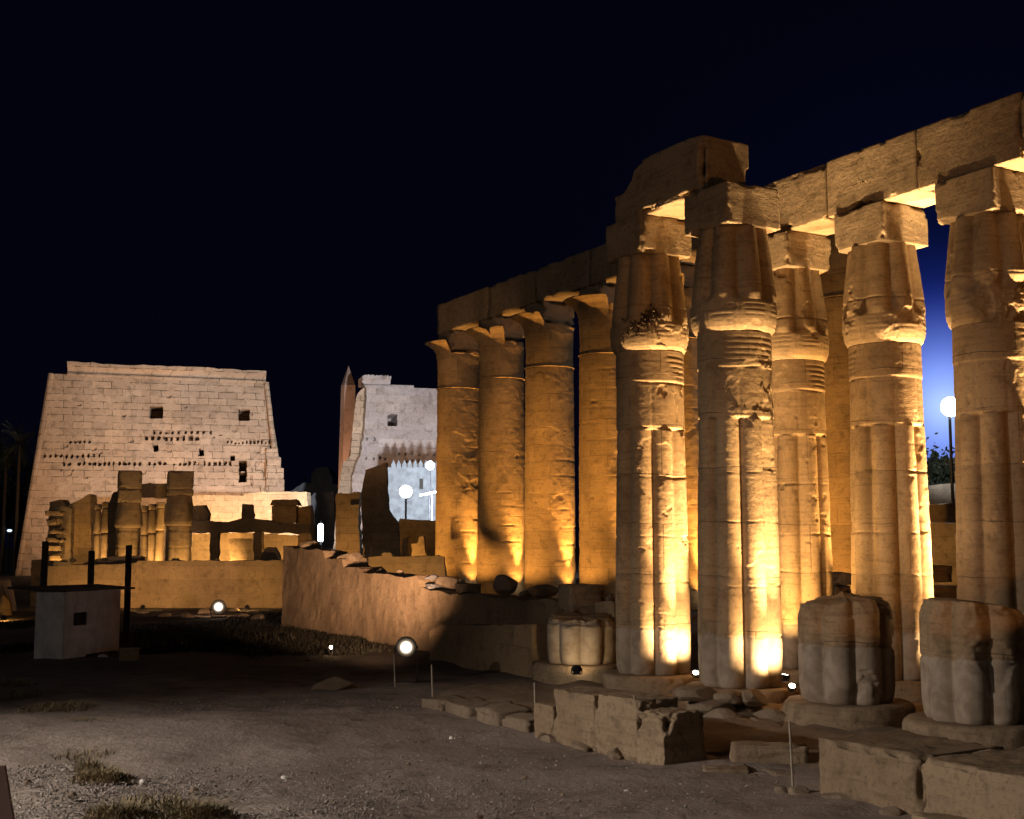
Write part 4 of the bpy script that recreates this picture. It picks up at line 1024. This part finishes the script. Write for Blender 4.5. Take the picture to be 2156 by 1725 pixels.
def small_column(x, D, ytop, ycap, wpx, lab, seed):
    s = D / FPX; p = PD(x, 1180, D); t = thing('small_column', lab, 'column', (p.x, D, 0), 0, 'small bundle columns far back'); r = wpx * s / 2
    zt, zc = PD(x, ytop, D).z, PD(x, ycap, D).z
    lathe('shaft', np.linspace(0, zc + .03, 14), lambda T, Z: (lobe(T, r * .9 + 0 * Z, 8, .5, .1), Z), 40, M['column_top'], t)
    lathe('capital', np.linspace(zc, zt - .5, 16), lambda T, Z: (r * np.interp((Z - zc) / (zt - .5 - zc), [0, .05, .2, .5, 1], [.9, 1.08, 1.14, 1.02, .8]) + 0 * T, Z), 40, M['column_top'], t)
    block('abacus', M['block'], t, (r * 1.8, r * 1.8, .5), seed, (0, 0, zt - .495), .3, n=4)
for i_, (x, yt, yc, w_, lab) in enumerate(((203, 1062, 1124, 16, 'leftmost small lit bundle column far back'), (219, 1058, 1122, 17, 'second small lit bundle column left of the big pair'), (236, 1052, 1120, 18, 'small lit bundle column touching the left big column'),
                                     (303, 1066, 1126, 17, 'small lit bundle column just right of the left big column'), (318, 1062, 1122, 18, 'middle small lit bundle column between the big pair'), (335, 1058, 1117, 19, 'small lit bundle column next to the right big column'))):
    small_column(x, 116 - i_ * .8, yt, yc, w_, lab, 500 + i_)
ruin([(300, 1100), (302, 1075), (318, 1078), (330, 1062), (346, 1060), (346, 1100)], 119, 1.5, 'broken masonry seen above the small columns between the big pair', 'masonry', 55)

# ruins between the pylons and the colonnade
ruin([(706, 1200), (707, 1040), (757, 1036), (757, 1062), (752, 1070), (757, 1150), (758, 1200)], 104, 2.0, 'orange lit pier with a bright notch near its top', 'masonry', 61, 'pier', name='ruined_pier')
ruin([(740, 1074), (738, 1064), (756, 1062), (756, 1086), (746, 1084)], 103.6, .5, 'small bright stone face on the orange lit pier', 'block', 62, 'stone block', name='pale_block')
ruin([(764, 1200), (760, 1040), (768, 1000), (769, 990), (800, 979), (813, 974), (816, 1060), (824, 1085), (838, 1100), (842, 1200)], 96.5, 1.2, 'dark grey broken wall with leaning top before the white lit tower', 'masonry', 63)
ruin([(828, 1200), (834, 1108), (842, 1092), (866, 1094), (925, 1096), (932, 1200)], 110, 1.0, 'dark low wall below the brilliant white floodlight', 'masonry', 64)
ruin([(776, 1230), (776, 1173), (800, 1171), (803, 1172), (805, 1164), (823, 1164), (826, 1172), (935, 1172), (940, 1230)], 78, 1.5, 'bright yellow lit parapet behind the stepped wall', 'wall', 65, 'parapet', name='parapet')
ruin([(846, 1172), (848, 1135), (860, 1130), (858, 1172)], 84, .8, 'narrow dark pier behind the bright parapet with a lit edge', 'block', 66, 'pier', name='ruined_pier')
ruin([(866, 1172), (866, 1145), (880, 1144), (882, 1130), (892, 1130), (898, 1172)], 86, .8, 'small dark seated shape of stone behind the bright parapet', 'block', 67, 'stone', name='broken_block')
ruin([(764, 1185), (764, 1150), (780, 1150), (778, 1185)], 80, .8, 'small bright lit stone at the left end of the parapet', 'block', 68, 'stone block', name='broken_block')
ruin([(655, 1180), (655, 1045), (662, 1038), (704, 1036), (706, 1180)], 175, 6, 'dark distant building in the gap between the two pylons', 'grey_stone', 69, 'building', name='distant_building')
ruin([(655, 1040), (656, 998), (664, 986), (690, 984), (700, 1010), (702, 1040)], 210, 8, 'dim distant house seen over the gap between the pylons', 'grey_stone', 70, 'building', name='distant_building')
ruin([(600, 1060), (604, 1040), (640, 1016), (710, 1020), (710, 1060)], 190, 8, 'low dark distant building right of the left pylon', 'grey_stone', 71, 'building', name='distant_building')
# mosque wall with pointed merlons and a white gable
def mosque():
    p = PD(900, 1180, 138); t = thing('mosque_wall', 'white lit wall with pointed merlons beside the colonnade', 'wall', (p.x, 138, 0)); s = 138 / FPX
    z = lambda y: PD(900, y, 138).z
    X = lambda x: (x - 900) * s
    boxm('wall', M['plaster_white'], t, (X(815), 0, 0), (X(960), .6, z(984)))
    for i_ in range(12):
        x0 = X(822 + i_ * 11.5); w_ = 9.5 * s
        v = [(x0, .05, z(984) + .002), (x0 + w_, .05, z(984) + .002), (x0 + w_, .05, z(978)), (x0 + w_ / 2, .05, z(968)), (x0, .05, z(978))]; v += [(a_, .5, c_) for a_, b_, c_ in v]
        link('merlon', pmesh('merlon', v, [(0, 1, 2, 3, 4), (9, 8, 7, 6, 5)] + [(i, 5 + i, 5 + (i + 1) % 5, (i + 1) % 5) for i in range(5)]), M['plaster_white'], t)
    for x in (886, 932): boxm('window', M['void'], t, (X(x - 4), -.03, z(1030)), (X(x + 4), .05, z(1008)))
M['plaster_white'] = plain('white_plaster', (.125, .13, .135), .85, var=.45, scale=1.2)
mosque()

# masts with white floods
def mast(x, y, D, rpx, watts, target, lab, ang=120, lens='lens_white', foot_z=0.0):
    p = PD(x, y, D); r = rpx * D / FPX
    t = thing('light_mast', lab, 'floodlight mast', (p.x, D + .4, foot_z))
    cyl('pole', M['metal'], t, .12, .08, 0, p.z - foot_z, 10)
    boxm('crossbar', M['metal'], t, (-r * .5, .1, p.z - foot_z - r * .2), (r * .5, .25, p.z - foot_z))
    N = 24; zc = p.z - foot_z
    h = cyl('housing', M['metal'], t, r * .7, r * .9, 0, .3, 24); h.rotation_euler = (math.pi / 2, 0, 0); h.location = (0, .1, zc)
    v = [(0, -.22 * 1.0 - .2, 0)]; rings = 4
    for k_ in range(1, rings + 1):
        a_ = k_ / rings * 1.2; v += [(r * math.sin(a_) / math.sin(1.2) * math.cos(2 * math.pi * i / N), -.2 - .22 * (math.cos(a_) - math.cos(1.2)) / (1 - math.cos(1.2)), r * math.sin(a_) / math.sin(1.2) * math.sin(2 * math.pi * i / N)) for i in range(N)]
    f = [(0, 1 + i, 1 + (i + 1) % N) for i in range(N)]
    for k_ in range(rings - 1): f += [(1 + k_ * N + i, 1 + (k_ + 1) * N + i, 1 + (k_ + 1) * N + (i + 1) % N, 1 + k_ * N + (i + 1) % N) for i in range(N)]
    ln = link('lens', pmesh('lens', v, f), M[lens], t, True); ln.location = (0, 0, zc)
    org = Vector((0, -.55 if target.y < D else .65, zc)); tgt = Vector(target) - Vector(t.location) - org
    spot(t, 'lamp_light', org, tgt, watts, WHITE, ang, .5, .3)
    return t
mast(854, 1035, 112, 13, 85000, PD(850, 920, 156), 'brilliant white floodlight on a mast before the pale pylon tower', 110)
mast(905, 980, 128, 9, 6000, PD(880, 940, 150), 'smaller white floodlight higher up against the colonnade', 130)
m3 = mast(2004, 856, 72, 21, 2800, PD(1100, 1000, 68), 'dazzling white floodlight in the blue gap at right', 150, 'lens_blue')
spot(m3, 'tree_light', (0, 1.2, 11), (PD(1965, 960, 92) - Vector(m3.location)) - Vector((0, 1.2, 11)), 5000, (.6, .75, 1.0), 70, .6, .3)
# lamp bracket with white arm beside the mosque
p = PD(905, 1100, 120); t = thing('street_light', 'white street light with slanting twin arm below the higher floodlight', 'street light', (p.x + .2, 120, 0)); z1 = PD(905, 1040, 120).z
cyl('pole', M['plaster_white'], t, .10, .08, 0, z1, 10)
ar = boxm('lamp_arm', M['lens_dim'], t, (-1.2, -.12, -.09), (1.0, .12, .09), .03); ar.location = (0, 0, z1 + .09); ar.rotation_euler = (0, -.2, 0)
p = PD(675, 1122, 150); t = thing('street_light', 'narrow bright white light between the pylons', 'street light', (p.x, 150, 0)); z0_, z1_ = PD(675, 1140, 150).z, PD(675, 1104, 150).z
boxm('light_panel', M['lens_white'], t, (-.28, -.1, z0_), (.28, .1, z1_), .05); boxm('post', M['metal'], t, (-.1, .12, 0), (.1, .3, z1_ + .3))
p = PD(20, 1120, 160); t = thing('street_light', 'small white street light by the palms at far left', 'street light', (p.x, 160, 0)); cyl('pole', M['metal'], t, .1, .07, 0, p.z, 8)
boxm('lamp_head', M['lens_dim'], t, (-.3, -.2, p.z + .003), (.3, .2, p.z + .3), .1)

# gap at the right: walls far behind
ruin([(1930, 1330), (1932, 1101), (2030, 1101), (2030, 1330)], 62, 2, 'smooth amber lit wall in the gap between the two right columns', 'wall', 81, 'wall', name='far_wall', turn=.12)
ruin([(1935, 1101), (1938, 1062), (2030, 1060), (2030, 1101)], 68, 2, 'dark course of wall above the amber lit wall in the gap', 'masonry', 82, 'wall', name='far_wall')
ruin([(1942, 1062), (1944, 1022), (2000, 1018), (2030, 1018), (2030, 1062)], 80, 3, 'brown broken masonry high in the gap at right', 'masonry', 83, 'wall', name='far_wall')
ruin([(1948, 1020), (1950, 985), (1962, 968), (1992, 966), (2030, 966), (2030, 1020)], 92, 2, 'dull orange pier stumps far back in the right gap', 'masonry', 84, 'ruin', name='ruined_pier')

# ================================================================== TREES
def palm(x, D, ycrown, lab, seed, cr=3.0):
    p = PD(x, ycrown, D); t = thing('palm_tree', lab, 'palm tree', (p.x, D, 0), 0, 'dark palms at far left'); r_ = random.Random(seed)
    def f(T, Z):
        return .24 - .006 * Z + .03 * np.sin(Z * 14), Z
    lathe('trunk', np.linspace(0, p.z, 90), f, 12, M['trunk'], t)
    vs, fs = [], []
    for k_ in range(46):
        az = r_.uniform(0, 6.28); el = r_.uniform(-.9, 1.35); L_ = cr * r_.uniform(.75, 1.1); pts = []
        d = Vector((math.cos(az) * math.cos(el), math.sin(az) * math.cos(el), math.sin(el))); q = Vector((0, 0, p.z)); n_ = 14
        for i in range(n_ + 1):
            pts.append(q.copy()); d = (d + Vector((0, 0, -.085))).normalized(); q = q + d * (L_ / n_)
        side = Vector((-math.sin(az), math.cos(az), 0))
        for i in range(2, n_ + 1):
            wl = .55 * math.sin(math.pi * min(1, (i / n_) * .9 + .08)) + .05; tg = (pts[i] - pts[i - 1]).normalized()
            for sg in (-1, 1):
                a_ = pts[i - 1]; b_ = a_ + side * sg * wl + tg * .35 + Vector((0, 0, -.15 - .1 * r_.random())); c_ = a_ + tg * .07; b = len(vs)
                vs += [a_, b_, c_]; fs.append((b, b + 1, b + 2))
    link('crown', pmesh('crown', vs, fs), M['palm'], t)
palm(42, 150, 935, 'tallest dark palm left of the left pylon', 1, 3.4); palm(14, 160, 955, 'dark palm at the left picture edge', 2, 3.2); palm(62, 170, 985, 'lower dark palm almost touching the left pylon', 3, 3.0)
def tree(p, H, R, lab, seed, grp='dark far trees', n=1500, ls=.5):
    t = thing('tree', lab, 'tree', (p.x, p.y, 0), 0, grp); r_ = np.random.RandomState(seed)
    lathe('trunk', np.linspace(0, H * .6, 16), lambda T, Z: (.3 - .25 * Z / H + .03 * np.sin(T * 3), Z), 10, M['trunk'], t)
    c = r_.normal(size=(16, 3)) * np.array([R * .42, R * .42, H * .14]) + np.array([0, 0, H * .68]); vs, fs = [], []
    for i in range(n):
        q = c[r_.randint(16)] + r_.normal(size=3) * R * .19; a_ = r_.normal(size=3); a_ /= np.linalg.norm(a_); b_ = np.cross(a_, r_.normal(size=3)); b_ /= np.linalg.norm(b_); s = ls * r_.uniform(.5, 1); b = len(vs)
        vs += [q - a_ * s, q + b_ * s * .5, q + a_ * s, q - b_ * s * .5]; fs.append((b, b + 1, b + 2, b + 3))
    link('crown', pmesh('crown', vs, fs), M['palm'], t)
tree(PD(1978, 1000, 92), 10.7, 3.6, 'bluish distant tree under the dazzling floodlight', 3, n=3500, ls=.22); tree(PD(1945, 1000, 98), 10.2, 3.4, 'distant tree behind the third front column', 4)
tree(PD(0, 1040, 178), 17, 5.0, 'dark full tree filling the left picture edge beside the pylon', 8); tree(PD(48, 1080, 180), 11, 4, 'low dark tree at the foot of the palms', 9)
tree(PD(680, 1050, 230), 14.5, 6, 'dark distant tree in the gap between the pylons', 5); tree(PD(630, 1050, 215), 11.5, 5, 'dark distant tree just right of the left pylon', 6)
ruin([(-60, 1290), (-45, 1230), (-20, 1215), (4, 1222), (14, 1250), (18, 1290)], 66, 1.0, 'reddish lit rubble mound at the left picture edge', 'rubble', 91, 'mound', name='rubble_mound')
tag(rock('sphinx_stone', M['block'], None, (.8, .7, 1.9), 92, PD(12, 1278, 63) - Vector((0, 0, .6)), .3, .2), 'orange lit worn upright stone at the left picture edge', 'stone')

ORD = ('first', 'second', 'third', 'fourth', 'fifth', 'sixth', 'seventh', 'eighth', 'ninth', 'tenth', 'eleventh', 'twelfth', 'thirteenth', 'fourteenth')
# ================================================================== FLOODLIGHTS
GF = 'floor lamps of the court'
def near_col(u, v, ang, dist, z=.5):
    c = UV(u, v); a_ = math.radians(ang); return Vector((c.x + dist * math.sin(a_), c.y - dist * math.cos(a_), z))
def up_at(c, z): return Vector((c.x, c.y, z))
for (u, v, ang, dist, w_, lab) in ((24.1, V1, 31, 1.52, 850, 'floor lamp at the foot of the scarred bundle column'),
                                (21.05, V1, 31, 1.52, 850, 'floor lamp at the foot of the column carrying the tall block'),
                                (20.55, V2r, 56, 1.5, 850, 'floor lamp right of the third front column'),
                                (17.6, V2r, 62, 1.5, 850, 'floor lamp right of the column at the picture edge')):
    L0 = near_col(u, v, ang, dist, .57); c_ = UV(u, v)
    tl = floodlight(L0, Vector((c_.x * .35 + L0.x * .65, c_.y * .35 + L0.y * .65, 3.0)), w_, SOFT, lab, 150, r=.065, blend=.7, group=GF, stand=.11, beam=(Vector((c_.x * .2 + L0.x * .8, c_.y * .2 + L0.y * .8, 8.0)), 11500, 52), face=L0 + Vector((0, -.8, 1)))
# inside the court, lighting the beams and the back row from within
for (u, v, tu, tv, tz, w_, colr, lab) in ((19.0, 22.9, 19.0, 21.4, 12, 20000, SOFT, 'floor lamp inside the court below the longest beam'),
                                      (22.1, 19.6, 23.6, 21.4, 8, 1600, WARM, 'floor lamp between the rows lighting the orange column'),
                                      (22.1, 23.0, 22.1, 21.4, 12, 9000, WARM, 'floor lamp inside the court below the worn beam'),
                                      (22.6, 19.3, 22.6, 17.5, 12, 7000, SOFT, 'floor lamp inside the front row below the tall block'),
                                      (16.2, 22.9, 16.2, 21.4, 12, 26000, SOFT, 'floor lamp inside the court below the right edge beam'),
                                      (25.6, 16.4, 27.1, 17.5, 1.2, 26, SOFT, 'floor lamp beside the short column stub')):
    floodlight(UV(u, v, .45), UV(tu, tv, tz), w_, colr, lab, 52 if tz == 12 else 100, r=.11, group=GF)
for i, u in enumerate(GU):
    c = UV(u, VG); L0 = c + Vector((math.sin(.75) * 2.4, -math.cos(.75) * 2.4, .3))
    floodlight(L0, c + Vector((0, 0, 9)), 900, AMBER, 'ground flood at the foot of the ' + ORD[i] + ' colonnade column from the far left end', 80, r=.15, beam=(c + Vector((0, 0, 15.5)), 16000, 34), group='ground floods of the colonnade')
    L1 = UV(u - 1.5, VG - 9.5, .4)
    floodlight(L1, c + Vector((0, 0, 6.8)), 6200, AMBER, 'ground flood behind the low wall facing the ' + ORD[i] + ' colonnade column from the far left', 62, r=.15, blend=.4, group='ground floods of the colonnade')
# the two visible ground floods
p = PZ(855, 1363, .85); floodlight(p, at_v(660, 1215, VW) and UV(at_v(700, 1215, VW)[0], VW, 4.3), 26000, PINK, 'bright ground floodlight before the dark wall', 43, r=.25, face=(0.5, 0, 2.5), stand=.83, blend=1.0, size=.5, lens='bloom_warm')
p = PZ(460, 1278, .5); floodlight(p, PD(400, 1215, 70), 420, PINK, 'far bright ground floodlight among stones before the low wall', 120, r=.33, lens='bloom_warm', face=(0, 0, 3), stand=.48)
p = PZ(697, 1363, .25); floodlight(p, p + Vector((0, -3, 0)), 5, WARM, 'tiny ground light in the dark hollow', 90, r=.05, stand=.23)
for side, x, D, w_ in (('left', 150, 66.5, 300), ('middle', 300, 66.5, 300), ('right', 520, 66.5, 330)):
    floodlight(PD(x, 1290, D) * 1.0 + Vector((0, 0, .3)), PD(x, 1215, 70), w_, WARM, 'small lamp hidden in scrub before the ' + side + ' part of the long low wall', 140, r=.1, group='wall lamps in the scrub', lens='lens_dim')
floodlight(PD(8, 1300, 58), PD(14, 1240, 66), 260, AMBER, 'lamp hidden by scrub lighting the mound at left', 120, r=.1, lens='lens_dim')
floodlight(PD(800, 1235, 73), PD(850, 1190, 78), 900, WARM, 'lamp hidden behind the stepped wall lighting the parapet', 130, r=.1, lens='lens_dim')
# first court
for kf, (x, D, tx, ty, tD, w_, colr) in enumerate(((266, 97.6, 268, 1090, 99.2, 900, WARM), (392, 95.6, 384, 1090, 97.0, 900, WARM), (208, 113.6, 208, 1080, 115.3, 700, WARM), (228, 112.6, 228, 1080, 114.3, 700, WARM),
                               (310, 111, 310, 1080, 112.7, 800, WARM), (328, 110, 328, 1080, 111.6, 800, WARM), (425, 106, 425, 1150, 112, 2300, WARM), (470, 106, 470, 1150, 112, 2600, WARM), (600, 106, 600, 1150, 112, 2400, WARM),
                               (600, 92, 598, 1085, 95, 260, AMBER), (730, 98, 730, 1110, 104, 800, AMBER), (745, 99, 750, 1075, 103.6, 500, WARM), (128, 117.8, 128, 1100, 119.4, 700, AMBER), (170, 116, 170, 1110, 122, 600, WARM))):
    q = PD(x, 1200, D); q.z = .4
    floodlight(q, PD(tx, ty, tD), w_, colr, 'flood hidden at the foot of the ' + ('left big ruin column', 'right big ruin column', 'leftmost small ruin column', 'small column beside the left big one', 'small columns between the big pair', 'small column next to the right big one', 'left end of the cream lit wall', 'middle of the cream lit wall', 'right end of the cream lit wall', 'orange lit square block', 'orange lit pier', 'bright notch of the orange pier', 'rough rubble face', 'stepped brown ruin wall')[kf], 100, r=.15, group='floods of the first court')
for side, x, D, w_ in (('left', 420, 125, 8500), ('middle', 510, 125, 8500), ('right', 600, 128, 3000)):
    q = PD(x, 1200, D); q.z = .5; floodlight(q, PD(x, 1070, 134), w_, WARM, 'strong flood before the ' + side + ' part of the bright yellow masonry wall', 110, r=.2, group='floods of the first court')
# pylon floods
for kf, (x, D, w_) in enumerate(((70, 131, 2500), (190, 133, 3000), (310, 134, 3300), (430, 139, 3300), (540, 139.5, 3800))):
    q = PD(x, 1200, D); q.z = 1.0 if D < 135 else 7.2
    floodlight(q, PD(x * .93 + 25, 930, 149), w_, PINK, 'flood washing the left pylon tower, ' + ORD[kf] + ' of five from the left', 105, r=.25, group='floods of the left pylon')
q = PD(905, 1200, 140.5); q.z = 6; floodlight(q, PD(885, 960, 157), 5000, PINK, 'flood washing the right pylon tower', 110, r=.25)
q = PD(690, 1200, 158); q.z = 3; floodlight(q, PD(726, 840, 166), 20000, PINK, 'flood lighting the obelisk from the gate', 60, r=.25)
q = PD(1975, 1320, 56); q.z = .4; floodlight(q, PD(1970, 1180, 62), 900, WARM, 'flood lighting the amber wall in the right gap', 120, r=.15)

# the street lamp of the road behind the viewer
t = thing('street_lamp', 'tall street lamp on the road outside the picture at left', 'street lamp', STREET[0])
cyl('pole', M['metal'], t, .11, .07, 0, STREET[1], 12); boxm('arm', M['metal'], t, (.06, -.04, STREET[1] - .06), (1.3, .04, STREET[1] + .02), .02)
boxm('lamp_head', M['metal'], t, (.9, -.16, STREET[1] + .023), (1.6, .16, STREET[1] + .15), .04)
boxm('lens', M['lens_dim'], t, (1.32, -.13, STREET[1] - .05), (1.58, .13, STREET[1] + .02), .02)
spot(t, 'lamp_light', (1.45, 0, STREET[1] - .10), (13, 3.5, -8), STREET[2], (1.0, .86, .77), 78, 1.0, .25)


# an amber hooded flood on a short post, outside the picture at right
p = Vector((8.5, 5.0, 2.7)); floodlight(p, p + Vector((-2.2, 19.3, 5.0)), 2000, (1.0, .43, .13), 'amber hooded floodlight on a short post outside the picture at right', 36, r=.16, blend=.06, stand=2.68)
